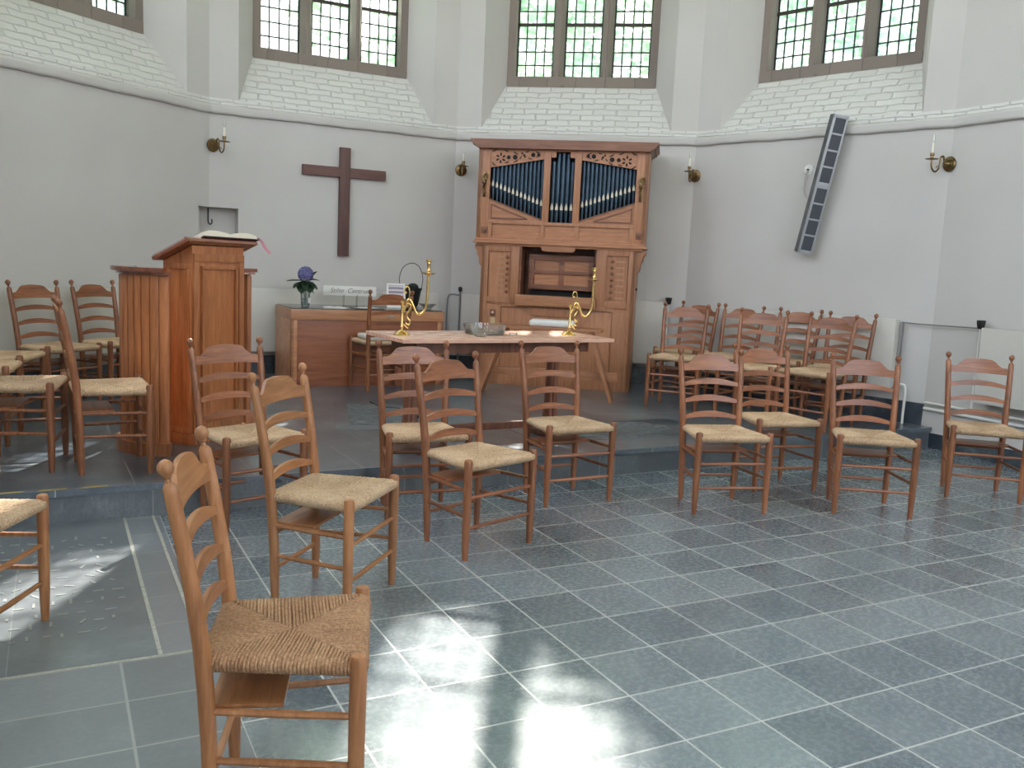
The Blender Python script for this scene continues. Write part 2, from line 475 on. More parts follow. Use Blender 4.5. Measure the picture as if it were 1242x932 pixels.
# the strip of old slabs on the left (between the dais and the wall side), a few mm proud of the bed
ax = -2.1
b = MB(); b.box(ax - 6, ax, -14, 3.3, -0.1, 0.002)
sl = b.build('floor_slabs', M['slab'], loc=(gx, gy, 0), rot=(0, 0, GRID), smooth=0); tag(sl, kind='structure')

# dais
ex, ey = cos(EDGE), sin(EDGE)
E0 = Vector((-2.26, 4.345, 0))
def edge_pt(t, d=0.0, z=0.0): return Vector((E0.x + ex * t - ey * d, E0.y + ey * t + ex * d, z))
poly = [edge_pt(-3.2), edge_pt(6.86)] + [Vector((*at_wall(4, WLEN[4] + .06, .1, 0)[:2], 0))] + [Vector((*at_wall(i, WLEN[i], 0.12, 0)[:2], 0)) for i in (3, 2, 1, 0)] + [Vector((-5.2, 3.2, 0))]
b = MB()
b.prism([(p.x, p.y) for p in poly], 0.0, ZP - 0.035, 'z')
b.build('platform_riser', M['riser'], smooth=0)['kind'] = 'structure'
b = MB()
pol2 = [tuple(edge_pt(-3.2, -0.018).xy), tuple(edge_pt(6.9, -0.018).xy)] + [(p.x, p.y) for p in poly[2:]]
Mi = (T(E0.x, E0.y, 0) @ RZ(EDGE)).inverted()
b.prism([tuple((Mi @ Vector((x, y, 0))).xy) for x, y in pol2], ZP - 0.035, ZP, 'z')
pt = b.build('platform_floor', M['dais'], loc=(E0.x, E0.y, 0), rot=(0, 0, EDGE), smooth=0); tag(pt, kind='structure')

# walls of the apse
wn = {0: 'wall_far_left', 1: 'wall_left', 2: 'wall_back_left', 3: 'wall_back', 4: 'wall_right'}
NICHE = (0.275, 0.13, 1.44, 1.82)   # right reach on the cross wall, left reach round the corner, bottom, top
for i in (0, 1, 2, 3, 4):
    L = WLEN[i]
    b = MB()
    def q(u0, u1, z0, z1, d=0.0, b=b): b.quad((u0, d, z0), (u1, d, z0), (u1, d, z1), (u0, d, z1))
    if i == 2:
        n = NICHE
        q(0, n[0], 0, n[2]); q(0, n[0], n[3], ZO); q(n[0], L, 0, ZO)
        b.quad((n[0], 0, n[2]), (n[0], .16, n[2]), (n[0], .16, n[3]), (n[0], 0, n[3]))
        b.quad((0, 0, n[3]), (n[0], 0, n[3]), (n[0], .16, n[3]), (-.06, .16, n[3])); b.quad((0, 0, n[2]), (n[0], 0, n[2]), (n[0], .16, n[2]), (-.06, .16, n[2]))
        q(-.06, n[0], n[2], n[3], .16)
    elif i == 1:
        n = NICHE
        q(0, L - n[1], 0, ZO); q(L - n[1], L, 0, n[2]); q(L - n[1], L, n[3], ZO)
        b.quad((L - n[1], 0, n[2]), (L - n[1], .16, n[2]), (L - n[1], .16, n[3]), (L - n[1], 0, n[3]))
        b.quad((L - n[1], 0, n[3]), (L, 0, n[3]), (L + .06, .16, n[3]), (L - n[1], .16, n[3])); b.quad((L - n[1], 0, n[2]), (L, 0, n[2]), (L + .06, .16, n[2]), (L - n[1], .16, n[2]))
        q(L - n[1], L + .06, n[2], n[3], .16)
    else:
        q(0, L, 0, ZO)
    q(0, AO, ZO, HC); q(L - AO, L, ZO, HC); q(AO, L - AO, ZT, HC)
    # splayed reveals and soffit
    b.quad((AO, 0, ZO), (BO, DO, ZW), (BO, DO, ZT), (AO, 0, ZT))
    b.quad((L - AO, 0, ZO), (L - BO, DO, ZW), (L - BO, DO, ZT), (L - AO, 0, ZT))
    b.quad((AO, 0, ZT), (BO, DO, ZT), (L - BO, DO, ZT), (L - AO, 0, ZT))
    # outer shell round the window so that no light leaks in
    for (u0, u1, z0, z1) in ((-.3, BO, 0, HC), (L - BO, L + .3, 0, HC), (BO, L - BO, ZT, HC), (BO, L - BO, 0, ZW)):
        q(u0, u1, z0, z1, DO + .2)
    o = b.build(wn[i], M['plaster'], loc=(*cs[i - 1], 0), rot=(0, 0, WANG[i]), smooth=0, fix=False); tag(o, kind='structure')

# nave walls, left and right, with high openings added for the fill lamps (only the first metres of the right one are in the picture)
NAVEOPEN = {5: [(3.2, 5.0), (7.0, 8.8), (10.8, 12.6)], -1: [(2.2, 4.0), (6.0, 7.8), (9.2, 11.0)]}
for i, nm in ((5, 'wall_nave_right'), (-1, 'wall_nave_left')):
    L = WLEN[i]
    b = MB()
    u = 0.0
    for (a0, a1) in NAVEOPEN[i]:
        b.box(u, a0, 0, .35, 0, HC); b.box(a0, a1, 0, .35, 0, 3.2); b.box(a0, a1, 0, .35, 7.4, HC); u = a1
    b.box(u, L, 0, .35, 0, HC)
    o = b.build(nm, M['plaster'], loc=(*cs[i - 1], 0), rot=(0, 0, WANG[i]), smooth=0); tag(o, kind='structure')
p5, p2 = Vector(cs[5]), Vector(cs[-2])
b = MB()
dv = (p2 - p5); Lb = dv.length; ab = atan2(dv.y, dv.x)
b.box(0, Lb, 0, .35, 0, 2.8); b.box(0, 1.6, 0, .35, 2.8, HC); b.box(Lb - 1.6, Lb, 0, .35, 2.8, HC); b.box(1.6, Lb - 1.6, 0, .35, 7.6, HC)
o = b.build('wall_nave_back', M['plaster'], loc=(*cs[5], 0), rot=(0, 0, ab), smooth=0); tag(o, kind='structure')
b = MB(); b.prism([at_wall(i, WLEN[i], DO + .2, 0)[:2] for i in (-1, 0, 1, 2, 3, 4)] + [at_wall(5, WLEN[5], .5, 0)[:2], at_wall(-1, 0, .5, 0)[:2]], HC, HC + .2, 'z'); o = b.build('ceiling', M['plaster'], smooth=0); tag(o, kind='structure')

# string course with its painted brick course above it
led = [(-.046, .004), (-.042, .02), (-.052, .045), (-.044, .062), (-.024, .075), (0.01, .085), (.01, -.012), (-.03, -.012)]
k = 0
for i in (0, 1, 2, 3, 4, 5):
    k += 1
    b = MB(); L = WLEN[i]
    t0 = 0.05 * math.tan(radians(18 if i not in (5,) else 7))
    n = 36
    rings = []
    for s in range(n + 1):
        u = L * s / n if i != 5 else 6.0 * s / n
        wob = 0.003 * sin(u * 7 + i) + 0.003 * sin(u * 19 + i * 2)
        rings.append([b.bm.verts.new((u, d * (1 + wob * 4) , HL + z + wob * .8)) for d, z in led])
    for r0_, r1_ in zip(rings, rings[1:]):
        for m in range(len(led)):
            f = b.bm.faces.new((r0_[m], r0_[(m + 1) % len(led)], r1_[(m + 1) % len(led)], r1_[m]))
    o = b.build('trim_%d' % k, M['plaster'], loc=(*cs[i - 1], 0), rot=(0, 0, WANG[i]), smooth=60); tag(o, kind='structure')
b = MB()
for i in (0, 1, 2, 3, 4, 5):
    L = WLEN[i] if i != 5 else 6.0
    def W(u, d, z): return at_wall(i, u, d, z)
    b.quad(W(0, -.012, HL + .08), W(L, -.012, HL + .08), W(L, -.006, ZO + .012), W(0, -.006, ZO + .012), uvs=[(0, 0), (L, 0), (L, .115), (0, .115)])
    b.quad(W(0, -.006, ZO + .012), W(L, -.006, ZO + .012), W(L, .02, ZO + .012), W(0, .02, ZO + .012), uvs=[(0, .12), (L, .12), (L, .14), (0, .14)])
o = b.build('trim_%d' % (k + 1), M['brickwhite'], smooth=0, fix=False); tag(o, kind='structure')

# windows
for i in (1, 2, 3, 4):
    L = WLEN[i]
    win = empty('window_%d' % i, (*cs[i - 1], 0), WANG[i], kind='structure')
    # sloping sill of white painted brick
    b = MB(); n = 1
    sl = hypot(DO, ZW - ZO)
    b.quad((AO, -.004, ZO), (L - AO, -.004, ZO), (L - BO, DO, ZW), (BO, DO, ZW), uvs=[(AO, 0), (L - AO, 0), (L - BO, sl), (BO, sl)])
    b.build('window_sill', M['brickwhite'], win, smooth=0, fix=False)
    y0, y1 = DO - .005, DO + .17
    u0, u1 = BO, L - BO
    b = MB()
    b.box(u0 - .03, u0 + .08, y0, y1, ZW, ZT, .008); b.box(u1 - .08, u1 + .03, y0, y1, ZW, ZT, .008)
    b.box(u0, u1, y0 - .01, y1, ZW - .03, ZW + .095, .012)
    b.build('window_frame', M['stone'], win, smooth=0)
    lw = (u1 - u0 - .16 - .24) / 3
    for m in (1, 2):
        c = u0 + .08 + m * lw + (m - .5) * .12
        b = MB()
        b.prism([(c - .06, y0 + .09), (c - .022, y0), (c + .022, y0), (c + .06, y0 + .09), (c + .06, y1), (c - .06, y1)], ZW + .06, ZT, 'z')
        b.build('mullion', M['stone'], win, smooth=0)
    for m in range(3):
        a0 = u0 + .08 + m * (lw + .12); a1 = a0 + lw
        z0 = ZW + .095
        yg = y0 + .13
        b = MB()
        b.quad((a0 - .01, yg, z0 - .01), (a1 + .01, yg, z0 - .01), (a1 + .01, yg, ZT), (a0 - .01, yg, ZT), uvs=[(m * .41, 0), (m * .41 + .41, 0), (m * .41 + .41, ZT - z0), (m * .41, ZT - z0)])
        b.build('glass_light', M['pane'], win, smooth=0, fix=False)
        b = MB()
        for q_ in range(5):
            x = a0 + lw * q_ / 4
            w_ = .004 if 0 < q_ < 4 else .01
            b.box(x - w_ * 1.7, x + w_ * 1.7, yg - .006, yg + .006, z0, ZT)
        z = z0; r = 0
        while z < ZT:
            if r % 4: b.box(a0, a1, yg - .006, yg + .006, z - .0065, z + .0065)
            z += .143; r += 1
        b.build('lead_grid', M['lead'], win, smooth=0)
        b = MB()
        z = z0; r = 0
        while z < ZT:
            if r % 4 == 0: b.box(a0, a1, yg - .02, yg + .012, z - .016, z + .016)
            z += .143; r += 1
        b.build('saddle_bar', M['iron'], win, smooth=0)

# dark plinth at the foot of the walls
for i, nm in ((0, 'baseboard_far_left'), (1, 'baseboard_left'), (2, 'baseboard_back_left'), (3, 'baseboard_back'), (4, 'baseboard_right'), (5, 'baseboard_nave_right')):
    L = WLEN[i] if i != 5 else 8.0
    b = MB()
    if i == 5: b.box(0.0, L, -.02, .05, 0, .13, .004)
    else: b.box(0, L, -.025, .05, ZP, .37, .004)
    o = b.build(nm, M['plinth'], loc=(*cs[i - 1], 0), rot=(0, 0, WANG[i]), smooth=0); tag(o, kind='structure')
b = MB(); b.box(0, 8, -.015, .03, .13, .31)
o = b.build('trim_9', M['plaster'], loc=(*cs[4], 0), rot=(0, 0, WANG[5]), smooth=0); tag(o, kind='structure')

# ---------------------------------------------------------------- chairs
def post_at(z):
    """centre of the right back post at height z: (x, y)"""
    pts = [(0, .1715, -.150), (.25, .177, -.155), (.46, .183, -.166), (.6, .1885, -.184), (.75, .195, -.210), (.94, .202, -.247)]
    for (z0, x0, y0), (z1, x1, y1) in zip(pts, pts[1:]):
        if z <= z1:
            t = (z - z0) / (z1 - z0)
            return x0 + (x1 - x0) * t, y0 + (y1 - y0) * t
    return pts[-1][1:]

def mesh_post(s):
    b = MB()
    P = []; R = []
    for z, r in ((0, .0135), (.03, .0155), (.12, .0185), (.25, .0195), (.40, .0205), (.5, .0205), (.62, .0195), (.75, .0185), (.86, .0178), (.878, .0168), (.886, .012), (.889, .009)):
        x, y = post_at(z); P.append((s * x, y, z)); R.append(r)
    b.tube(P, R, 12)
    return b
def mesh_finial(s):
    b = MB()
    x, y = post_at(.90)
    prof = [(.0095, -.012), (.0072, -.002), (.0068, .005), (.0105, .0095), (.0105, .012), (.0165, .019), (.019, .028), (.0172, .038), (.011, .0455), (.004, .049), (0, .0495)]
    b.lathe(prof, 14, T(s * x, y, .893) @ RX(radians(9)) @ RY(radians(2 * s)))
    return b
def mesh_front_leg(s):
    b = MB()
    prof = [(.0135, 0), (.0155, .03), (.019, .12), (.0205, .3), (.0208, .44), (.0205, .478), (.017, .486), (.009, .489), (0, .4895)]
    b.lathe(prof, 14, T(s * .222, .188, 0))
    return b
def mesh_slat(zb, h_end, h_mid, arch, crest=False, n=28):
    b = MB()
    xw, _ = post_at(zb + h_end / 2); xw -= .004
    def top(t):
        a = abs(t)
        if not crest: return h_end + (h_mid - h_end) * (1 - a ** 2.0) if a < 1 else h_end
        if a > .86: return h_end + .006 * (1 - (a - .86) / .14)
        if a > .80: return h_end + .001 + .005 * abs(a - .83) / .03
        if a > .40:
            q = (.80 - a) / .40
            return h_end + .005 + (h_mid - .006 - h_end - .005) * (0.5 - 0.5 * cos(pi * q)) 
        return h_mid - .006 * (a / .4) ** 2
    th = .0065
    F = []; B = []
    for j in range(n + 1):
        t = -1 + 2 * j / n
        z0 = zb + arch * (1 - t * t); z1 = zb + top(t)
        for z, lst in ((z0, F), (z1, F)):
            x, y = post_at(z)
            yy = y - .016 * (1 - t * t)
            F.append(b.bm.verts.new((t * xw, yy + th, z))); B.append(b.bm.verts.new((t * xw, yy - th, z)))
    for j in range(n):
        a, c, d, e = 2 * j, 2 * j + 1, 2 * j + 3, 2 * j + 2
        b.bm.faces.new((F[a], F[c], F[d], F[e])); b.bm.faces.new((B[a], B[e], B[d], B[c]))
        b.bm.faces.new((F[c], B[c], B[d], F[d])); b.bm.faces.new((F[a], F[e], B[e], B[a]))
    b.bm.faces.new((F[0], B[0], B[1], F[1])); b.bm.faces.new((F[-2], F[-1], B[-1], B[-2]))
    return b
def bar(p, q, r=.0085, rm=.0105):
    b = MB(); p = Vector(p); q = Vector(q)
    b.tube([p, p.lerp(q, .25), p.lerp(q, .5), p.lerp(q, .75), q], [r, (r + rm) / 2, rm, (r + rm) / 2, r], 8)
    return b
def mesh_seat():
    b = MB()
    c = Vector((0, .02, 0)); 
    fr = [Vector((.213, .192, 0)), Vector((-.213, .192, 0)), Vector((-.170, -.166, 0)), Vector((.170, -.166, 0))]
    zt = .467
    rnd = random.Random(3)
    for s in range(4):
        P, Q = fr[s], fr[(s + 1) % 4]
        d = (Q - P); L = d.length; d.normalize(); nrm = Vector((-d.y, d.x, 0))
        if nrm.dot(c - P) < 0: nrm = -nrm
        cu = (c - P).dot(d); ch = (c - P).dot(nrm)
        N = int(L / .0088)
        for j in range(N):
            u = (j + .5) / N * L
            reach = ch * (u / cu if u < cu else (L - u) / (L - cu))
            reach = max(reach, .006)
            w = L / N * .53
            jig = rnd.uniform(-.0012, .0012); hj = rnd.uniform(-.001, .001)
            path = [(.035, zt - .036), (.006, zt - .037), (-.012, zt - .028), (-.0165, zt - .014), (-.010, zt - .002), (.008, zt + .002)]
            path = [(a, z) for a, z in path if a < reach or a <= .006]
            for f in (.35, .7, 1.0):
                a = .008 + (reach - .008) * f
                if a > .009: path.append((a, zt + .002 - .013 * min(1, a / ch) ** .8))
            rows = []
            for a, z in path:
                base = P + d * (u + jig * min(1, max(0, a) / .05)) + nrm * a
                row = []
                for k_ in range(4):
                    an = pi * k_ / 3
                    off = -cos(an) * w; hh = sin(an) * w * 1.0
                    # lift along outward direction at wrap
                    row.append(b.bm.verts.new((base.x + d.x * off - nrm.x * (hh if a < -.005 else 0), base.y + d.y * off - nrm.y * (hh if a < -.005 else 0), z + hj + (hh if a >= -.005 and z > zt - .02 else (-hh if z < zt - .03 else 0)))))
                rows.append(row)
            for r0_, r1_ in zip(rows, rows[1:]):
                for k_ in range(3):
                    b.bm.faces.new((r0_[k_], r0_[k_ + 1], r1_[k_ + 1], r1_[k_]))
    # under layer
    b.prism([(v.x * .97, v.y * .97) for v in fr], zt - .034, zt - .012, 'z')
    return b
def mesh_shelf():
    b = MB(); b.box(-.172, .172, -.158, .015, .336, .348, .003)
    return b

def make_chair(wv, wx, name='ladder_back_chair'):
    t = empty(name)
    for s in (1, -1):
        p = mesh_post(s).build('back_post', wv, t)
        mesh_finial(s).build('finial', wv, p)
        mesh_front_leg(s).build('front_leg', wv, t)
    mesh_slat(.800, .042, .104, .006, True).build('crest_rail', wx, t)
    for zb in (.706, .604, .504):
        mesh_slat(zb, .020, .050, .014).build('back_slat', wx, t)
    for z in (.315, .19):
        for s in (1, -1):
            x, y = post_at(z)
            bar((s * .222, .188, z + .02), (s * x, y, z + .02)).build('side_stretcher', wv, t)
    for z in (.30, .155):
        bar((-.222, .188, z), (.222, .188, z)).build('front_stretcher', wx, t)
        x, y = post_at(z)
        bar((-x, y, z), (x, y, z)).build('back_stretcher', wx, t)
    mesh_seat().build('rush_seat', M['rush'], t, smooth=50)
    mesh_shelf().build('book_shelf', wx, t)
    return t

def kids(o): return [c for c in COL.objects if c.parent == o]
def copy_tree(o, loc, rz, parent=None):
    ch = kids(o)
    c = o.copy(); COL.objects.link(c)
    if parent is not None: c.parent = parent
    else:
        c.location = loc; c.rotation_euler = (0, 0, rz)
    for x in ch: copy_tree(x, None, None, c)
    return c
protoA = make_chair(M['chair'], M['chair_x'])
protoB = make_chair(M['honey'], M['daylit_x'])
used = {}
# x, y, facing, height of ground, wood, label, group
CH = [
 (-.546, 2.164, -81.4, 0, 'h', 'honey-brown rush-seat chair closest to the camera, turned sideways facing right', 'A'),
 (-.723, 3.568, -104.8, 0, 'h', 'ladder-back chair just behind the nearest chair, its rush seat facing right', 'B'),
 (-1.380, 4.630, -134.2, 0, 'b', 'ladder-back chair on the tiles in front of the pulpit, at the platform step', 'C'),
 (-.497, 4.926, -159.3, 0, 'b', 'ladder-back chair at the left end of the long table, half hidden by another chair', 'D'),
 (-.166, 4.381, -134.1, 0, 'b', 'ladder-back chair in the middle of the room overlapping the chair before the table', 'E'),
 (.338, 5.376, -151.9, 0, 'b', 'ladder-back chair in front of the right half of the long table', 'F'),
 (1.282, 5.329, -168.8, 0, 'b', 'ladder-back chair left front of the right-hand group, facing the camera', 'G'),
 (1.781, 5.951, -165.1, 0, 'b', 'ladder-back chair close to the platform step, partly behind a chair of the right group', 'H'),
 (2.220, 5.432, 174.4, 0, 'b', 'ladder-back chair standing second from the right on the tiles', 'I'),
 (3.185, 5.955, 167.3, 0, 'b', 'ladder-back chair at the right edge, in front of the white wall pipes', 'J'),
 (-1.893, 2.965, -90.0, 0, 'h', 'sunlit rush-seat chair cut off by the left edge, only its front corner showing', 'K'),
 (-2.228, 4.87, -60.0, ZP, 'b', 'ladder-back chair seen from the side beside the pulpit, on the platform edge', 'L'),
 (-2.700, 4.840, -72.0, ZP, 'b', 'chair at the left edge of the platform with only seat and front legs showing', 'M'),
 (-3.424, 6.650, -114.4, ZP, 'b', 'leftmost ladder-back chair against the left wall', 'N'),
 (-3.217, 7.175, -113.2, ZP, 'b', 'ladder-back chair against the left wall right behind the pulpit side', 'O'),
 (-3.443, 5.964, -79.6, ZP, 'b', 'chair cut by the left edge directly in front of the leftmost wall chair', 'P'),
 (-3.259, 5.388, -70.0, ZP, 'b', 'chair at the left edge squeezed between two others, only a seat corner visible', 'P2'),
 (-1.245, 8.330, 29.0, ZP, 'b', 'ladder-back chair with a white seat cushion drawn up to the wooden desk', 'Q'),
 (1.500, 8.12, 158.0, ZP, 'b', 'ladder-back chair nearest the organ in the cluster by the right wall', 'R1'),
 (2.030, 7.58, 147.0, ZP, 'b', 'middle chair of the front row in the cluster by the right wall', 'R4'),
 (2.500, 7.36, 134.0, ZP, 'b', 'rightmost chair of the front row in the cluster by the right wall', 'R7'),
 (1.690, 8.80, 138.0, ZP, 'b', 'ladder-back chair behind the one nearest the organ, close to the wall corner', 'R1b'),
 (2.040, 8.44, 139.0, ZP, 'b', 'second chair from the organ in the back row along the right wall', 'R3'),
 (2.500, 8.20, 137.0, ZP, 'b', 'third chair from the organ in the back row along the right wall', 'R5'),
 (2.840, 7.77, 140.0, ZP, 'b', 'back-row chair by the right wall standing beside the cream radiator', 'R6'),
]
chairs = {}
for x, y, a, z, wd, lab, key in CH:
    pr = protoA if wd == 'b' else protoB
    if not used.get(wd):
        used[wd] = True; c = pr; c.location = (x, y, z); c.rotation_euler = (0, 0, radians(a))
    else: c = copy_tree(pr, (x, y, z), radians(a))
    tag(c, lab, 'chair', 'rush-seated ladder-back chairs')
    chairs[key] = c

for c_ in kids(chairs['A']):
    if c_.name.startswith('rush_seat'):
        c_.data = c_.data.copy(); c_.data.materials[0] = M['rush_brown']
# white cushion on the chair at the desk
b = MB()
prof = []
t = bmesh.new()
bmesh.ops.create_cube(t, size=1)
bmesh.ops.scale(t, vec=(.36, .32, .045), verts=t.verts[:])
bmesh.ops.bevel(t, geom=t.edges[:], offset=.02, segments=3, profile=.6, affect='EDGES')
b.merge(t)
cu = b.build('seat_cushion', M['cushion'], loc=(-1.245, 8.335, ZP + .497), rot=(0, 0, radians(29)))
tag(cu, 'flat white cushion lying on the rush seat of the desk chair', 'cushion')

# ---------------------------------------------------------------- pulpit
pul = empty('pulpit', (-1.993, 5.51, ZP), radians(70), 'tall oak pulpit with curved slatted sides and a panelled reading stand', 'pulpit')
# local x runs along the front face (away from the camera), local -y is the front, y to the back
PW, PD = .50, .22
wood_p = M['pulpit']
b = MB(); b.prism([(0, .06), (.22, .06), (.22, 1.146), (0, 1.248)], 0, PW, 'x'); b.build('stand_body', wood_p, pul)
b = MB(); b.box(-.015, PW + .015, -.015, PD, 0, .07, .008); b.build('stand_base', wood_p, pul)
def framed(b, x0, x1, z0, z1, y, w=.03, th=.012):
    """raised frame on a face at depth y (facing -y)"""
    b.box(x0, x1, y - th, y, z0, z0 + w, .004); b.box(x0, x1, y - th, y, z1 - w, z1, .004)
    b.box(x0, x0 + w, y - th, y, z0 + w, z1 - w, .004); b.box(x1 - w, x1, y - th, y, z0 + w, z1 - w, .004)
b = MB(); framed(b, .004, PW - .004, .075, 1.2, 0, .05, .012); framed(b, .075, PW - .075, .15, 1.125, 0, .022, .02); b.build('front_panel', wood_p, pul)
b = MB()
MS = Matrix(((0, 1, 0, 0), (1, 0, 0, 0), (0, 0, 1, 0), (0, 0, 0, 1)))
for (x0, x1, z0, z1, w, th) in ((.004, .2, .075, 1.135, .035, .01),):
    t = MB(); framed(t, x0, x1, z0, z1, 0, w, th); b.merge(t.bm, MS)
b.build('side_panel', wood_p, pul)
# sloping book board, high at the front
tilt = radians(-25)
MB_ = T(PW / 2, -.05, 1.275) @ RX(tilt)
b = MB()
b.prism([(-.34, 0), (.34, 0), (.34, .018), (.318, .036), (-.318, .036), (-.34, .018)], 0.022, .30, 'y', MB_); b.prism([(0, 0), (.022, 0), (.022, .036), (0, .018)], -.34, .34, 'x', MB_)
b.build('book_board', M['pulpit_cap'], pul)
# curved slatted wings, mirrored on the front axis
def wing(mir):
    cx, cy, R = .20, .30, .345
    cxl = -.055; cyl = .33 if mir else .10
    def PT(a, r):
        x, y = cxl + r * cos(a), cyl + r * sin(a)
        return (PW - x if mir else x, y)
    a0, a1 = radians(-143 + 0), radians(-258)
    n = 11
    g = MB()
    def arc(r, z0, z1, th, cap0=0.0, b=None):
        m = 26
        vs = []
        for j in range(m + 1):
            a = a0 + cap0 + (a1 - a0 - 2 * cap0) * j / m
            q = []
            for rr, zz in ((r, z0), (r + th, z0), (r + th, z1), (r, z1)):
                x, y = PT(a, rr); q.append(b.bm.verts.new((x, y, zz)))
            vs.append(q)
        for p_, q_ in zip(vs, vs[1:]):
            for k_ in range(4): b.bm.faces.new((p_[k_], p_[(k_ + 1) % 4], q_[(k_ + 1) % 4], q_[k_]))
        b.bm.faces.new(vs[0]); b.bm.faces.new(vs[-1][::-1])
    arc(.27, .03, 1.07, .02, 0, g)
    wg = g.build('curved_wing', wood_p, pul, smooth=30)
    for j in range(n):
        s0 = a0 + (a1 - a0) * (j + .06) / n; s1 = a0 + (a1 - a0) * (j + .94) / n
        b = MB(); m = 3; vs = []
        for q in range(m + 1):
            a = s0 + (s1 - s0) * q / m
            dr = .012 if 0 < q < m else .008
            vs.append([b.bm.verts.new((*PT(a, rr), zz)) for rr, zz in ((.288, .075), (.292 + dr, .075), (.292 + dr, 1.06), (.288, 1.06))])
        for p_, q_ in zip(vs, vs[1:]):
            for k_ in range(4): b.bm.faces.new((p_[k_], p_[(k_ + 1) % 4], q_[(k_ + 1) % 4], q_[k_]))
        b.bm.faces.new(vs[0]); b.bm.faces.new(vs[-1][::-1])
        b.build('slat', wood_p, wg, smooth=20)
    b = MB(); arc(.262, 0, .075, .066, radians(2), b); b.build('wing_plinth', wood_p, wg, smooth=30)
    b = MB(); arc(.245, 1.068, 1.083, .075, radians(3), b); arc(.225, 1.083, 1.108, .125, radians(-5), b); b.build('wing_cap', M['pulpit_cap'], wg, smooth=30)
wing(False); wing(True)

# open bible on the book board
bk = empty('open_bible', (0, 0, 0), 0, 'open bible with pink ribbon resting on the sloping board of the pulpit', 'book')
MWp = T(-1.993, 5.51, ZP) @ RZ(radians(70)) @ MB_
bk.matrix_world = MWp @ T(.10, .01, .0365)
def pages(x0, x1):
    b = MB(); n = 10; top = []
    pol = [(x0, 0.004)]
    for j in range(n + 1):
        t = j / n; x = x0 + (x1 - x0) * t
        d = abs(t if x1 > x0 else t)
        pol.append((x, 0.014 + .034 * sin(pi * min(1, .12 + d * .62)) ** .8 * (1 if d < .75 else 1 - (d - .75) * 1.3)))
    pol.append((x1, 0.004))
    b.prism(pol, 0.0, .27, 'y')
    return b
pages(0, .27).build('page_block', M['page'], bk, smooth=40); pages(0, -.27).build('page_block', M['page'], bk, smooth=40)
b = MB(); b.box(-.28, .28, -.008, .278, 0, .005, .001); b.build('book_cover', plain('bible_cover', rgb(70, 40, 44), .5), bk)
b = MB()
rp = [(.02, .1, .036), (.14, .05, .043), (.265, .02, .026), (.30, .0, .0), (.304, -.01, -.05), (.306, -.03, -.11)]
pts = bez(rp, 20)
for p_, q_ in zip(pts, pts[1:]):
    b.quad(p_ + Vector((0, -.012, 0)), p_ + Vector((0, .012, 0)), q_ + Vector((0, .012, 0)), q_ + Vector((0, -.012, 0)))
    b.quad(p_ + Vector((0, -.006, -.001)), q_ + Vector((0, -.006, -.001)), q_ + Vector((0, .006, -.001)), p_ + Vector((0, .006, -.001)))
b.build('ribbon', M['ribbon'], bk, fix=False)

# ---------------------------------------------------------------- desk with its things
DA = radians(26)
desk = empty('desk', (-2.055, 8.19, ZP), DA, 'closed-front wooden desk under the cross with a dark glass top', 'desk')
DL, DD, DH = 1.50, .72, .73
b = MB(); b.box(.012, DL - .012, .012, DD - .012, 0, DH - .03, .003); b.build('desk_body', M['desk'], desk)
for q_ in ((0, .06, .03), (DL - .06, DL, DL - .03)):
    b = MB(); b.box(q_[0], q_[1], 0, .03, 0, DH - .1, .003); b.box(q_[2] - (.03 if q_[0] == 0 else 0), q_[2] + (.03 if q_[0] else 0), 0, DD, 0, DH - .1, .003)
    b.build('corner_stile', M['desk_edge'], desk)
b = MB(); b.box(-.006, DL + .006, -.006, DD, DH - .105, DH - .006, .008); b.build('top_rail', M['desk_edge'], desk)
b = MB(); b.box(.012, DL - .012, .012, DD - .01, DH - .006, DH + .002, .002); b.build('glass_top', plain('dark_glass', rgb(48, 44, 42), .08), desk)
b = MB(); b.box(.93, .98, -.012, -.004, DH - .062, DH - .052, .002); b.box(.955, .96, -.012, -.004, DH - .09, DH - .05); b.build('lock_plate', M['steel'], desk)
def dsk(x, y, z=0.0):
    return (-2.055 + x * cos(DA) - y * sin(DA), 8.19 + x * sin(DA) + y * cos(DA), ZP + DH + .002 + z)

# hydrangea in a glass vase
fv = empty('flower_vase', dsk(.197, .30), DA, 'glass vase holding one blue hydrangea with dark leaves on the desk', 'vase')
b = MB(); b.lathe([(.034, 0), (.04, .01), (.043, .06), (.046, .14), (.052, .165), (.049, .165), (.043, .14), (.04, .06), (.036, .012), (0, .01)], 24); b.build('glass_jar', M['clear'], fv)
b = MB(); b.lathe([(.034, .011), (.038, .02), (.0405, .08), (0, .08)], 20); b.build('water', glassmat('vase_water', (.82, .9, .9, 1)), fv)
b = MB()
b.quad((.016, -.0435, .035), (.044, -.024, .035), (.044, -.024, .085), (.016, -.0435, .085)); b.quad((.016, -.0445, .035), (.016, -.0445, .085), (.045, -.0245, .085), (.045, -.0245, .035))
b.build('paper_label', M['white'], fv, fix=False)
b = MB(); b.tube([(0, 0, .02), (.003, 0, .12), (0, 0, .24)], .005, 8); b.tube([(.01, .01, .02), (-.01, 0, .12), (-.03, .0, .2)], .004, 8); b.build('stem', M['stem'], fv)
rr = random.Random(5)
b = MB()
for k in range(95):
    ph = math.acos(1 - 1.75 * (k + .5) / 95); th = k * 2.39996
    c = Vector((sin(ph) * cos(th), sin(ph) * sin(th), cos(ph))) * .066
    zax = c.normalized(); Q = zax.to_track_quat('Z', 'Y').to_matrix().to_4x4()
    for p_ in range(4):
        Mx = T(c.x, c.y, c.z + .305) @ Q @ RZ(p_ * pi / 2 + rr.random()) 
        b.merge_pet = None
        v = [Mx @ Vector(q_) for q_ in ((0, 0, 0), (.011, -.009, .0), (.021, 0, .010), (.011, .009, .0))]
        b.quad(*v)
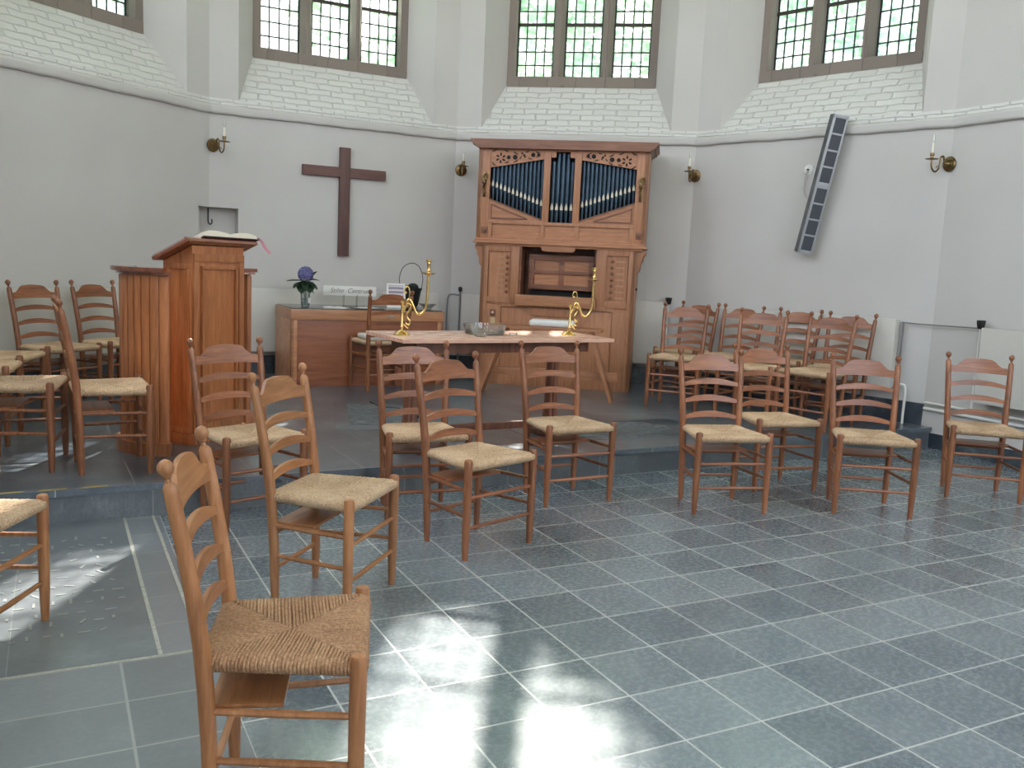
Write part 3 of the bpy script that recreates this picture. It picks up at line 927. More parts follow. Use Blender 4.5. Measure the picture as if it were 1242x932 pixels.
b.build('hydrangea_bloom', M['petal'], fv, fix=False)
b = MB()
def leafm(b, base, tip, w, droop):
    base, tip = Vector(base), Vector(tip)
    d = tip - base; side = d.cross(Vector((0, 0, 1))).normalized(); up = side.cross(d).normalized()
    n = 8; prev = None
    for j in range(n + 1):
        t = j / n; c = base + d * t + Vector((0, 0, -droop * t * t)); ww = w * sin(pi * min(1, .08 + .92 * t)) ** .8
        row = [b.bm.verts.new(c - side * ww + up * .012 * (ww / w)), b.bm.verts.new(c), b.bm.verts.new(c + side * ww + up * .012 * (ww / w))]
        if prev:
            b.bm.faces.new((prev[0], prev[1], row[1], row[0])); b.bm.faces.new((prev[1], prev[2], row[2], row[1]))
        prev = row
for bs, tp, w, dr in (((0, 0, .24), (-.19, -.03, .255), .055, .02), ((0, 0, .23), (-.13, -.06, .2), .06, .03), ((0, 0, .25), (.13, -.03, .27), .07, .02), ((0, 0, .24), (.10, -.07, .19), .07, .03), ((0, 0, .24), (.02, -.11, .17), .07, .04), ((0, 0, .24), (-.07, -.1, .17), .065, .04), ((0, 0, .23), (.06, .1, .22), .06, .02), ((0, 0, .22), (.075, -.03, .13), .06, .01), ((0, 0, .22), (-.045, -.03, .13), .06, .01), ((0, 0, .25), (.12, .03, .33), .055, -.01)):
    leafm(b, bs, tp, w, dr)
b.build('leaf', M['leaf'], fv, fix=False)

# sign on a clear stand
sg = empty('name_sign', dsk(.69, .50), DA - radians(3), 'white strip sign with brown script lettering on a clear stand on the desk', 'sign')
b = MB(); b.box(-.265, .265, -.004, .004, .105, .20, .001, RX(radians(-4))); b.build('sign_board', M['white'], sg)
cu_ = bpy.data.curves.new('script_lettering', 'FONT'); cu_.body = 'Stilte  Centrum'; cu_.size = .066; cu_.shear = .35; cu_.extrude = .0004; cu_.align_x = 'CENTER'; cu_.offset = -.0006
cu_.materials.append(M['inkdark'])
tmp_ = bpy.data.objects.new('tmp', cu_); COL.objects.link(tmp_); bpy.context.view_layer.update(); me_ = bpy.data.meshes.new_from_object(tmp_.evaluated_get(bpy.context.evaluated_depsgraph_get())); bpy.data.objects.remove(tmp_)
tx = bpy.data.objects.new('script_lettering', me_); tx.location = (.0, -.0155, .134); tx.rotation_euler = (radians(86), 0, 0); link(tx, sg)
b = MB(); b.box(-.07, .07, -.03, .05, 0, .004); b.box(-.07, -.062, -.02, .03, 0, .12); b.box(.062, .07, -.02, .03, 0, .12); b.build('clear_stand', M['clear'], sg, smooth=0)

# open booklet, papers
def booklet(name, x, y, rz, sc, label, cat, mat):
    t = MB()
    for s in (1, -1):
        pol = [(0, 0)] + [(s * .14 * sc * j / 6, .004 + .012 * sin(pi * (.15 + .8 * j / 6)) * sc) for j in range(7)] + [(s * .14 * sc, 0)]
        t.prism(pol, 0, .2 * sc, 'y')
    o = t.build(name, mat, loc=dsk(x, y), rot=(0, 0, DA + rz)); return tag(o, label, cat)
booklet('open_booklet', .44, .10, -.15, .75, 'open white booklet lying on the desk between the vase and the sign', 'booklet', M['white'])
b = MB(); b.box(-.14, .14, -.1, .1, 0, .006, .002); o = b.build('dark_folder', plain('folder_dark', rgb(40, 52, 46), .4), loc=dsk(.76, .16), rot=(0, 0, DA + .1)); tag(o, 'thin dark folder lying on the desk in front of the sign', 'folder')
b = MB(); b.box(-.1, .1, -.07, .07, 0, .003); o = b.build('paper_sheet', M['white'], loc=dsk(.76, .16, .006), rot=(0, 0, DA + .2), smooth=0); tag(o, 'white paper sheet lying on the dark folder on the desk', 'paper')

# framed notice
pf = empty('picture_frame', dsk(1.125, .36), DA - radians(8), 'white picture frame with a pale lined print standing on the desk', 'picture frame')
Mt = RX(radians(-12))
b = MB()
b.box(-.095, .095, -.008, .008, 0, .018, .002, Mt); b.box(-.095, .095, -.008, .008, .232, .25, .002, Mt); b.box(-.095, -.077, -.008, .008, .018, .232, .002, Mt); b.box(.077, .095, -.008, .008, .018, .232, .002, Mt)
b.build('frame', M['white'], pf)
def printmat():
    k = NT('lined_print'); p = k.principled(Roughness=.3)
    w = k.n('ShaderNodeTexWave'); w.bands_direction = 'Z'; w.inputs['Scale'].default_value = 8; w.inputs['Distortion'].default_value = 1.2
    k.l(k.coords(), w.inputs['Vector'])
    k.l(k.ramp(w.outputs['Fac'], [(.2, rgb(120, 108, 122)), (.7, rgb(196, 186, 192))]), p.inputs['Base Color'])
    return k.m
b = MB(); b.box(-.078, .078, -.002, .006, .017, .233, 0, Mt); b.build('print', printmat(), pf, smooth=0)
b = MB(); b.box(-.02, .02, .09, .095, .02, .16, 0, RX(radians(10))); b.build('strut', M['dark'], pf, smooth=0)

# black basket pot with a hoop handle
pt_ = empty('hanging_pot', dsk(1.355, .58), DA, 'black pot with a tall thin hoop handle standing on the desk', 'pot')
b = MB(); b.lathe([(.06, 0), (.075, .02), (.105, .17), (.115, .185), (.118, .2), (.108, .2), (.098, .17), (0, .15)], 24); b.build('pot_body', M['pot'], pt_)
b = MB(); b.ball((.02, 0, .21), .05, 12, 8, (1.2, 1, .8)); b.ball((-.04, .02, .195), .04, 12, 8, (1.2, 1, .8)); b.build('dark_moss', plain('moss', rgb(30, 38, 34), .9, 0, .4, 60), pt_)
b = MB(); b.tube(bez([(-.112, 0, .19), (-.13, 0, .3), (-.09, 0, .41), (0, 0, .455), (.08, 0, .42), (.125, 0, .31), (.112, 0, .19)], 30), .004, 8); b.build('hoop_handle', M['lead'], pt_)
b = MB(); b.lathe([(.03, 0), (.035, .004), (.06, .03), (.092, .055), (.088, .056), (.055, .032), (0, .008)], 28); o = b.build('glass_dish', M['clear'], loc=dsk(1.42, .25), rot=(0, 0, 0)); tag(o, 'small clear glass dish standing on the right end of the desk', 'dish')

# ---------------------------------------------------------------- long table
TA = radians(31)
tb = empty('communion_table', (0, 0, 0), TA, 'long narrow wooden table on two flared pedestals, carrying candlesticks', 'table')
tb.location = (-.145, 6.08, ZP)
TL, TD = 1.60, .62
def tbl(x, y, z=0.0):
    return (-.145 + x * cos(TA) - y * sin(TA), 6.08 + x * sin(TA) + y * cos(TA), ZP + .742 + z)
Mt_tilt = Matrix.Identity(4)
# back edge runs a little further right than the front, as the photograph shows
b = MB(); b.box(-TL / 2, TL / 2, -TD / 2, TD / 2, .716, .742, .005); b.build('tabletop', M['table'], tb)
b = MB(); b.box(-TL / 2 + .16, TL / 2 - .16, -.2, -.18, .64, .716, .003); b.box(-TL / 2 + .16, TL / 2 - .16, .18, .2, .64, .716, .003); b.box(-TL / 2 + .14, -TL / 2 + .16, -.2, .2, .64, .716, .003); b.box(TL / 2 - .16, TL / 2 - .14, -.2, .2, .64, .716, .003)
b.build('apron', M['table_leg'], tb)
for sx in (-.60, .50):
    b = MB()
    n = 8
    # column whose staves flare out at the foot
    prof = [(.10, .035), (.085, .07), (.065, .12), (.05, .2), (.045, .35), (.045, .6), (.06, .66), (.06, .716)]
    for k_ in range(n):
        a0 = 2 * pi * k_ / n
        pts = [(sx + r * .62 * cos(a0), r * .62 * sin(a0) * 1.2, z) for r, z in prof]
        b.tube(pts, [r * .36 for r, z in prof], 6)
    b.lathe([(r * .8, z) for r, z in prof], 16, T(sx, 0, 0))
    pd = b.build('pedestal', M['table_leg'], tb)
    b = MB(); b.box(sx - .05, sx + .05, -.27, .27, 0, .045, .012); b.build('foot', M['table_leg'], pd)
b = MB(); b.box(-.6, .5, -.022, .022, .085, .135, .004); b.build('foot_rail', M['table_leg'], tb)

def candlestick(x, y, rz, label):
    o = empty('candlestick', tbl(x, y), rz, label, 'candlestick', 'brass arm candlesticks on the table')
    br = M['brass']; o.scale = (.78, .78, .97)
    b = MB(); b.lathe([(.07, 0), (.07, .005), (.058, .012), (.045, .022), (.03, .028), (.016, .034)], 24); b.build('base', br, o)
    b = MB(); b.lathe([(.014, .028), (.012, .05), (.016, .056), (.0115, .065), (.0105, .2), (.017, .208), (.017, .216), (.008, .224), (0, .23)], 16); b.build('stem', br, o)
    b = MB()
    arm = bez([(.0, 0, .15), (.025, 0, .185), (.04, 0, .225), (.06, 0, .235), (.085, 0, .2), (.115, 0, .15), (.155, 0, .145), (.19, 0, .185), (.2, 0, .26), (.202, 0, .345), (.204, 0, .40)], 60)
    b.tube(arm, .0105, 10)
    b.build('arm', br, o)
    b = MB()
    b.tube(bez([(.03, 0, .08), (.055, 0, .07), (.065, 0, .095), (.045, 0, .115), (.04, 0, .14), (.06, 0, .165), (.07, 0, .195), (.045, 0, .21), (.04, 0, .185)], 50), [.008] * 49, 8)
    b.tube(bez([(.012, 0, .07), (.03, 0, .06), (.05, 0, .045), (.055, 0, .065), (.045, 0, .075)], 20), .005, 8)
    b.tube(bez([(.05, 0, .225), (.056, 0, .28), (.045, 0, .315), (.025, 0, .315), (.015, 0, .29), (.026, 0, .275), (.034, 0, .287)], 40), .0055, 8)
    b.build('scroll', br, o)
    b = MB(); b.lathe([(.008, .395), (.012, .40), (.06, .413), (.06, .417), (.012, .412), (.01, .42), (.016, .43), (.012, .44), (.014, .47), (.018, .475), (.017, .485), (.023, .49), (.023, .5), (.012, .5), (0, .485)], 24, T(.204, 0, 0)); b.build('cup', br, o)
    return o
candlestick(-.69, -.03, radians(8), 'brass arm candlestick standing on the left end of the long table')
candlestick(.606, -.03, radians(8), 'brass arm candlestick standing on the right end of the long table')
# glass bowl and small glass things
gb = empty('glass_bowl', tbl(-.04, .05), 0, 'wide shallow clear glass bowl standing on the middle of the long table', 'bowl')
b = MB(); b.lathe([(.12, 0), (.135, .004), (.145, .05), (.148, .068), (.143, .068), (.139, .05), (.13, .009), (0, .008)], 40); b.build('bowl_wall', M['clear'], gb)
b = MB(); b.lathe([(.13, .0095), (.138, .032), (0, .032)], 36); b.build('water', glassmat('bowl_water', (.92, .96, .96, 1)), gb)
b = MB(); b.lathe([(.035, 0), (.042, .006), (.052, .022), (.049, .022), (.038, .007), (0, .005)], 24); o = b.build('glass_coaster', M['clear'], loc=tbl(-.178, -.15)); tag(o, 'small glass dish in front of the wide glass bowl on the table', 'dish')
b = MB(); b.lathe([(.02, 0), (.026, .004), (.03, .014), (.02, .016), (0, .012)], 20); o = b.build('tealight_holder', M['clear'], loc=tbl(.13, -.05)); tag(o, 'tiny glass tealight holder right of the wide glass bowl on the table', 'candle holder')

# ---------------------------------------------------------------- organ
OA = radians(-9.5)
ofr = (1.168, 8.868)
ocx, ocy = ofr[0] - .78 * cos(OA), ofr[1] - .78 * sin(OA)
og = empty('pipe_organ', (ocx, ocy, 0), OA, 'oak pipe organ with blue facade pipes and carved screens against the back wall', 'organ')
ow, ox_, od = M['organ'], M['organ_x'], M['organ_dark']
D = .66
b = MB(); b.box(-.78, -.74, 0, D, ZP, 1.6, .003); b.box(.74, .78, 0, D, ZP, 1.6, .003); b.box(-.74, .74, D - .03, D, ZP, 1.6); b.build('lower_case', ow, og)
b = MB()
b.box(-.78, -.705, 0, .05, ZP, 1.6, .004); b.box(-.475, -.39, 0, .05, 1.0, 1.6, .004); b.box(-.705, -.475, 0, .05, 1.526, 1.6, .004); b.box(-.705, -.475, 0, .05, 1.0, 1.07, .004)
b.box(.705, .78, 0, .05, ZP, 1.6, .004); b.box(.387, .485, 0, .05, 1.0, 1.6, .004); b.box(.485, .705, 0, .05, 1.53, 1.6, .004); b.box(.485, .705, 0, .05, 1.0, 1.08, .004)
b.box(-.705, .705, 0, .05, .975, 1.02, .004)
b.box(-.705, -.557, 0, .05, ZP, .98, .004); b.box(.573, .705, 0, .05, ZP, .98, .004)
b.build('lower_frame', ow, og)
for x0, x1, z0, z1 in ((-.70, -.48, 1.06, 1.53), (.48, .70, 1.07, 1.535)):
    b = MB(); b.box(x0, x1, .018, .035, z0, z1); b.build('stop_panel', ow, og, smooth=0)
b = MB(); b.box(-.555, .57, .02, .045, ZP + .18, .972, .003); b.box(-.56, .575, .0, .045, ZP, ZP + .18, .004); b.box(-.25, .22, .0, .02, .90, .975, .004); b.build('knee_panel', ow, og)
# stop knobs and their paper labels
for s, x in ((-1, -.505), (1, .545)):
    for k_ in range(7):
        z = 1.475 - k_ * .058 if s < 0 else 1.475 - k_ * .06
        b = MB(); Mk = T(x, .018, z) @ RX(pi / 2)
        b.lathe([(.006, -.002), (.006, .03), (.014, .034), (.017, .044), (.013, .053), (0, .056)], 14, Mk)
        b.build('stop_knob', M['organ_dark'], og)
        b = MB(); x0 = x - .115 if s < 0 else x + .035
        b.box(x0, x0 + .085, .0155, .0185, z - .009, z + .009); b.build('stop_label', plain('stop_label_paper', rgb(172, 130, 98), .6) if k_ == 0 and s < 0 else bpy.data.materials['stop_label_paper'], og, smooth=0)
# recessed console niche with a four-panel lid
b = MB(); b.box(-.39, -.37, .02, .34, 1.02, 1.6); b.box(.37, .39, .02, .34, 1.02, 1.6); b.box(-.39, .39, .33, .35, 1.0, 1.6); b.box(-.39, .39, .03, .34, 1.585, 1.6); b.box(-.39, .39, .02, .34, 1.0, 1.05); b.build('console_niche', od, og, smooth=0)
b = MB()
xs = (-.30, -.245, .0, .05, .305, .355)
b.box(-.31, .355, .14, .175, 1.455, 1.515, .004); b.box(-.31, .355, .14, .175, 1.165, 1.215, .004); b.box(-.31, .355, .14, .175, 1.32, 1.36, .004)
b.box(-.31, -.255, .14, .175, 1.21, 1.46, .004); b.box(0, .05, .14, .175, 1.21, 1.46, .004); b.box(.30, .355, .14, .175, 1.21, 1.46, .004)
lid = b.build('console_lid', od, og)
for x0, x1 in ((-.25, 0), (.05, .30)):
    for z0, z1 in ((1.215, 1.32), (1.36, 1.455)):
        b = MB(); b.box(x0, x1, .155, .165, z0, z1); b.build('lid_panel', ox_, lid, smooth=0)
b = MB(); b.box(-.30, .345, .2, .31, 1.05, 1.15, .003); b.build('keyboard', M['dark'], og)
b = MB(); b.box(-.405, .40, -.07, .10, 1.0, 1.105, .006); b.build('key_slip', ox_, og)
b = MB(); pol = []
for k_ in range(13): a = -pi / 2 + pi * k_ / 12; pol.append((.135 + .037 * cos(a), 1.583 + .037 * sin(a)))
for k_ in range(13): a = pi / 2 + pi * k_ / 12; pol.append((-.135 + .037 * cos(a), 1.583 + .037 * sin(a)))
b.prism(pol, -.025, .01, 'y'); b.build('oval_board', M['organ_x'], og)
b = MB(); b.box(-.665, -.605, -.014, .0, .875, .945, .004); sw = b.build('switch_box', od, og)
b = MB(); b.lathe([(.009, 0), (.009, .012), (.014, .016), (.012, .028), (0, .031)], 14, T(-.635, -.012, .91) @ RX(pi / 2)); b.build('switch_knob', M['pipegold'], sw)
b = MB(); b.box(-.66, -.61, -.005, .0, .80, .86, .001); b.build('paper_note', plain('note_paper', rgb(196, 170, 130), .7), og)
# shelf moulding and corbels between lower and upper case
b = MB(); b.box(-.865, .865, -.045, D, 1.605, 1.628, .006); b.box(-.85, .85, -.03, D, 1.628, 1.65, .006); b.box(-.83, .83, -.015, D, 1.585, 1.606, .004); b.build('shelf_moulding', ox_, og)
for s in (-1, 1):
    pol = [(s * .78, 1.59), (s * .855, 1.59), (s * .855, 1.56), (s * .835, 1.53), (s * .83, 1.49), (s * .81, 1.46), (s * .805, 1.40), (s * .79, 1.375), (s * .78, 1.37)]
    b = MB(); b.prism(pol, .02, .08, 'y'); b.prism(pol, .5, .56, 'y'); b.build('corbel', ow, og)
# upper case
b = MB(); b.box(-.845, -.80, 0, D, 1.65, 2.55, .003); b.box(.80, .845, 0, D, 1.65, 2.55, .003); b.box(-.80, .80, D - .02, D, 1.65, 2.55); b.box(-.80, .80, .04, D, 2.52, 2.55); b.build('upper_case', ow, og)
b = MB()
b.box(-.845, -.725, 0, .05, 1.65, 2.55, .004); b.box(.725, .845, 0, .05, 1.65, 2.55, .004)
b.box(-.185, -.12, 0, .05, 1.82, 2.55, .004); b.box(.12, .185, 0, .05, 1.82, 2.55, .004)
b.box(-.725, .725, 0, .05, 1.80, 1.832, .004); b.box(-.725, .725, 0, .05, 1.65, 1.672, .004); b.box(-.725, .725, 0, .05, 2.53, 2.55)
for x in (-.725, -.19, .15, .69): b.box(x, x + .04, 0, .05, 1.67, 1.80, .003)
b.build('upper_frame', ow, og)
b = MB(); b.box(-.69, .69, .02, .035, 1.668, 1.805); b.build('band_panel', ox_, og, smooth=0)
for x in (-.76, .785):
    b = MB(); b.box(x - .03, x + .03, -.008, 0, 1.70, 1.765, .003); b.lathe([(.008, 0), (.008, .01), (.013, .014), (.012, .024), (0, .026)], 14, T(x, -.006, 1.733) @ RX(pi / 2)); b.build('rosette_knob', od, og)
b = MB(); b.prism([(-.845, 2.535), (-.925, 2.60), (-.925, 2.622), (.925, 2.622), (.925, 2.60), (.845, 2.535)], -.06, D, 'y')
b.box(-.90, .90, -.055, D, 2.565, 2.585, .004)
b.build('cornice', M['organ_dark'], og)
# pipe fields: (x0, x1, top z at x0, at x1, bottom z at x0, at x1, mouth z at x0, x1, count)
fields = [(-.725, -.185, 2.35, 2.447, 2.05, 1.857, 2.20, 2.005, 13), (-.12, .12, 2.47, 2.47, 1.832, 1.832, 1.975, 1.975, 5), (.185, .725, 2.445, 2.372, 1.86, 2.052, 2.005, 2.195, 13)]
for fi, (x0, x1, t0, t1, b0, b1, m0, m1, n) in enumerate(fields):
    for k_ in range(n):
        f = (k_ + .5) / n
        x = x0 + (x1 - x0) * f; zt = t0 + (t1 - t0) * f + .05; zb = b0 + (b1 - b0) * f - .03; zm = m0 + (m1 - m0) * f
        if fi == 1: zt = 2.45 + (.06, .085, .095, .085, .06)[k_] - .03 - (.05 if k_ in (0, 4) else 0)
        r = (x1 - x0) / n * (.46 if fi != 1 else .47)
        b = MB(); y = .085
        b.lathe([(r * .45, zb), (r * .96, zm - .012), (r, zm), (r, zt), (r * .85, zt), (r * .85, zt - .03)], 16, T(x, y, 0))
        pp = b.build('facade_pipe', M['pipeblue'], og)
        b = MB(); h = .05 if fi == 1 else .042
        fl_ = r * .62
        b.prism([(x - fl_, zm - .016), (x + fl_, zm - .016), (x + fl_, zm + .008), (x + fl_ * .15, zm + h), (x - fl_ * .15, zm + h), (x - fl_, zm + .008)], y - r - .0025, y - r * .62, 'y')
        b.build('pipe_mouth', M['pipegold'], pp, smooth=0)
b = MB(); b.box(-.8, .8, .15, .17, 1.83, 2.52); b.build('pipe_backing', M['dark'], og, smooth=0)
# triangular panels below and carved screens above the side fields
for s in (-1, 1):
    bo, bi = 2.05, 1.857
    b = MB(); b.prism([(s * .725, 1.83), (s * .185, 1.83), (s * .185, bi - .004), (s * .725, bo - .004)], .012, .045, 'y'); tp = b.build('lower_spandrel', ox_, og, smooth=0)
    b = MB()
    def stripe(p, q, w=.012, b=b):
        p, q = Vector((p[0], 0, p[1])), Vector((q[0], 0, q[1])); d = (q - p).normalized(); n_ = Vector((-d.z, 0, d.x)) * w / 2
        b.prism([((p - n_).x, (p - n_).z), ((q - n_).x, (q - n_).z), ((q + n_).x, (q + n_).z), ((p + n_).x, (p + n_).z)], .002, .014, 'y')
    A, B_, C_ = (s * .70, 1.855), (s * .70, 1.99), (s * .33, 1.855)
    stripe(A, B_); stripe(B_, C_); stripe(C_, A)
    stripe((s * .725, bo - .006), (s * .185, bi - .006), .014)
    b.build('spandrel_moulding', od, tp, smooth=0)
    to, ti = (2.352, 2.447) if s < 0 else (2.37, 2.447)
    b = MB(); b.prism([(s * .725, to), (s * .185, ti), (s * .185, 2.535), (s * .725, 2.535)], .012, .04, 'y'); cv = b.build('carved_screen', ox_, og, smooth=0)
    b = MB()
    def disc(x, z, r, b=b, n=12, sx=1): b.prism([(x + r * sx * cos(2 * pi * k_ / n), z + r * sin(2 * pi * k_ / n)) for k_ in range(n)], .0095, .016, 'y')
    cx, cz = s * .625, 2.447
    for k_ in range(6):
        a = 2 * pi * k_ / 6 + .5
        px_, pz_ = cx + .036 * cos(a), cz + .036 * sin(a)
        pl = []
        for m in range(10):
            e = 2 * pi * m / 10; lx, lz = .017 * cos(e), .0095 * sin(e)
            pl.append((px_ + lx * cos(a) - lz * sin(a), pz_ + lx * sin(a) + lz * cos(a)))
        b.prism(pl, .0095, .016, 'y')
    for k_ in range(3):
        x = s * (.545 - k_ * .0 - (0, .065, .30)[k_]); disc(x, 2.455 + (0, .002, .03)[k_], (.02, .024, .018)[k_])
    disc(s * .30, 2.484, .022); disc(s * .39, 2.478, .012); disc(s * .38, 2.462, .009); disc(s * .41, 2.496, .01)
    def leafcut(x, z, a, l, w, b=b):
        pl = [(l * cos(t_) , w * sin(t_) + w * .9 * cos(t_) ** 2) for t_ in [2 * pi * m / 14 for m in range(14)]]
        b.prism([(x + px_ * cos(a) - pz_ * sin(a), z + px_ * sin(a) + pz_ * cos(a)) for px_, pz_ in pl], .0095, .016, 'y')
    for (x, z, a, l, w) in ((.69, 2.515, .5, .028, .006), (.695, 2.385, -.6, .028, .006), (.57, 2.515, -.4, .028, .006), (.56, 2.405, .3, .024, .006), (.475, 2.495, -.5, .03, .006), (.47, 2.418, .5, .028, .006), (.425, 2.452, .9, .02, .005), (.36, 2.512, .3, .022, .005), (.33, 2.446, -.3, .024, .005), (.26, 2.508, -.4, .022, .005), (.26, 2.465, .4, .02, .004)):
        leafcut(s * x, z, -s * a, l, w)
    b.build('dark_hole_shapes', M['dark'], cv, smooth=0)  # dark shapes on the face, standing in for the shade inside cut holes
b = MB(); b.box(-.12, -.07, .012, .04, 2.465, 2.535); b.box(.07, .12, .012, .04, 2.465, 2.535); b.box(-.12, .12, .012, .04, 2.522, 2.54); b.build('centre_tracery', ox_, og, smooth=0)
# scrolled iron candle brackets on the upper stiles
for s in (-1, 1):
    x = s * .775
    b = MB()
    b.tube(bez([(x, -.01, 2.08), (x, -.04, 2.07), (x + .01, -.05, 2.11), (x - .01, -.03, 2.15), (x + .015, -.05, 2.2), (x - .02, -.045, 2.25), (x + .02, -.04, 2.29), (x + .03, -.03, 2.25), (x, -.03, 2.22)], 50), .008, 8)
    b.ball((x, -.02, 2.2), .02, 10, 8); b.box(x - .012, x + .012, -.012, 0, 2.06, 2.3, .003)
    b.build('candle_bracket', M['oldbrass'], og)
b = MB(); b.lathe([(.012, 0), (.014, .012), (0, .02)], 12, T(.782, .1, 1.21) @ RY(pi / 2)); b.build('side_bolt', M['black'], og)

# organ bench with its white cushion roll
bn = empty('organ_bench', (.315, 8.31, ZP), OA, 'wooden organ bench with splayed legs in front of the organ', 'bench')
b = MB(); b.box(-.50, .50, -.13, .15, .64, .665, .006); b.build('bench_top', M['organ_x'], bn)
for s in (-1, 1):
    b = MB(); Mx = T(s * .40, 0, .64) @ RY(-s * radians(19)) 
    b.box(-.016, .016, -.115, .115, -.677, 0, .004, Mx); b.build('leg', M['organ'], bn)
b = MB(); b.box(-.60, .66, .05, .08, .18, .26, .004); b.build('stretcher_board', M['organ_x'], bn)
b = MB()
t = bmesh.new(); bmesh.ops.create_cube(t, size=1); bmesh.ops.scale(t, vec=(.42, .2, .062), verts=t.verts[:]); bmesh.ops.bevel(t, geom=t.edges[:], offset=.028, segments=4, profile=.55, affect='EDGES'); b.merge(t)
o = b.build('bench_cushion', M['cushion'], loc=(.35, 8.30, ZP + .697), rot=(0, 0, OA)); tag(o, 'long white cushion lying on the organ bench', 'cushion')

# ---------------------------------------------------------------- cross
cr = empty('wall_cross', at_wall(2, 1.328, -.03, 0), WANG[2], 'large plain dark wooden cross hanging on the wall above the desk', 'cross')
b = MB(); b.box(-.055, .055, -.02, .028, 1.405, 2.505, .004); b.build('upright', M['cross'], cr)
b = MB(); b.box(-.435, .435, -.016, .026, 2.205, 2.305, .004); b.build('crossbar', wood('crossbar_wood', rgb(70, 42, 38), rgb(88, 54, 48), rgb(104, 68, 58), .5, 'x', .8), cr)

# ---------------------------------------------------------------- wall candle lights
def sconce(i, u, z, aim, label):
    p = at_wall(i, u, -.012, z)
    o = empty('wall_sconce', p, aim, label, 'wall light', 'brass candle wall lights')
    ob = M['oldbrass']
    b = MB(); b.lathe([(.060, -.012), (.064, .0), (.058, .012), (.044, .014), (.04, .024), (.03, .026), (.026, .038), (.018, .05), (.012, .06)], 28, RY(pi / 2)); b.build('back_plate', ob, o)
    b = MB(); b.tube(bez([(.05, 0, 0), (.075, 0, .05), (.1, 0, .045), (.105, 0, .0), (.115, 0, -.05), (.15, 0, -.075), (.185, 0, -.05), (.195, 0, -.005), (.195, 0, .025)], 40), .007, 8)
    b.tube(bez([(.1, 0, .045), (.08, 0, .06), (.06, 0, .045), (.068, 0, .025)], 16), .005, 8)
    b.tube(bez([(.112, 0, -.03), (.135, 0, -.03), (.14, 0, -.045)], 10), .004, 8)
    b.build('arm', ob, o)
    b = MB(); b.lathe([(.01, .018), (.05, .022), (.052, .027), (.014, .03), (.012, .05), (.018, .056), (.016, .075), (0, .076)], 20, T(.195, 0, 0)); b.build('drip_pan', ob, o)
    b = MB(); b.lathe([(.0115, .07), (.0115, .155), (0, .156)], 14, T(.195, 0, 0)); b.build('candle_tube', M['candle'], o)
    b = MB(); b.lathe([(.006, .155), (.011, .165), (.014, .182), (.011, .205), (.005, .228), (0, .238)], 14, T(.195, 0, 0)); b.build('flame_bulb', M['bulb'], o)
def toward(i, u, cx=0.0, cy=6.3):
    x, y, _ = at_wall(i, u, 0, 0); return atan2(cy - y, cx - x)
sconce(2, .035, 2.405, toward(2, .02), 'brass candle wall light left of the cross, above the small niche')
sconce(3, .07, 2.39, toward(3, .02), 'brass candle wall light between the cross and the organ')
sconce(4, .02, 2.40, toward(4, .02), 'brass candle wall light just right of the organ')
sconce(5, .0, 2.405, toward(5, .0), 'brass candle wall light at the far right, past the tilted loudspeaker')

# hook hanging in the niche
b = MB(); b.tube(bez([(0, 0, .16), (0, 0, .08), (.002, 0, .02), (.02, 0, 0), (.035, 0, .02), (.033, 0, .05)], 24), .007, 8)
o = b.build('iron_hook', M['black'], loc=at_wall(2, .0, .06, 1.655), rot=(0, 0, WANG[2])); tag(o, 'black iron hook hanging inside the small wall niche', 'hook')

# ---------------------------------------------------------------- loudspeaker column on the right wall
Ps = Vector(at_wall(4, 1.485, -.13, 2.25))
sp = empty('column_loudspeaker', Ps, 0, 'long grey column loudspeaker with black grilles tilted on the right wall', 'loudspeaker')
axis = (Vector(at_wall(4, 1.545, -.15, 2.85)) - Vector(at_wall(4, 1.305, -.15, 1.62)))
Lsp = axis.length; zax = axis.normalized()
fr_ = Vector((.02, -1, 0)); fr_ = (fr_ - zax * fr_.dot(zax)).normalized(); xax = (-fr_).cross(zax)
mw = Matrix((xax, -fr_, zax)).transposed().to_4x4(); mw.translation = Ps
sp.matrix_world = mw
hw, hd, hl = .068, .055, Lsp / 2
b = MB(); b.box(-hw, hw, -hd + .012, hd, -hl, hl, .006); b.box(-hw, -hw + .024, -hd, hd, -hl, hl, .004); b.box(hw - .016, hw, -hd, hd, -hl, hl, .004)
segs = []
zc = -hl + .035
gaps = [(-hl, -hl + .03)]
seg = (2 * hl - .06 - .055 - 6 * .016) / 8
z = -hl + .03
for k_ in range(8):
    segs.append((z, z + seg)); z += seg
    g = .055 if k_ == 3 else .016
    if k_ < 7: b.box(-hw, hw, -hd + .001, 0, z, z + g, .001)
    z += g
b.box(-hw, hw, -hd, 0, -hl, -hl + .03, .002); b.box(-hw, hw, -hd, 0, hl - .03, hl, .002)
b.build('speaker_case', M['steel'], sp)
def perf():
    k = NT('perforated_grille'); p = k.principled(Roughness=.5)
    v = k.coords((130, 130, 130))
    vo = k.n('ShaderNodeTexVoronoi'); vo.inputs['Randomness'].default_value = 0; vo.inputs['Scale'].default_value = 1; k.l(v, vo.inputs['Vector'])
    k.l(k.ramp(vo.outputs['Distance'], [(.38, rgb(10, 11, 14)), (.5, rgb(58, 62, 72))]), p.inputs['Base Color'])
    return k.m
pg = perf()
for z0, z1 in segs:
    b = MB(); b.box(-hw + .024, hw - .016, -hd + .004, -hd + .013, z0, z1); b.build('grille', pg, sp, smooth=0)
b = MB(); b.box(-.02, .02, hd, hd + .06, -.35, -.31); b.box(-.02, .02, hd, hd + .06, .3, .34); b.build('wall_bracket', M['iron'], sp, smooth=0)
so = empty('wall_socket', at_wall(4, 1.285, 0, 2.41), WANG[4], 'round white cable outlet on the wall left of the loudspeaker', 'socket')
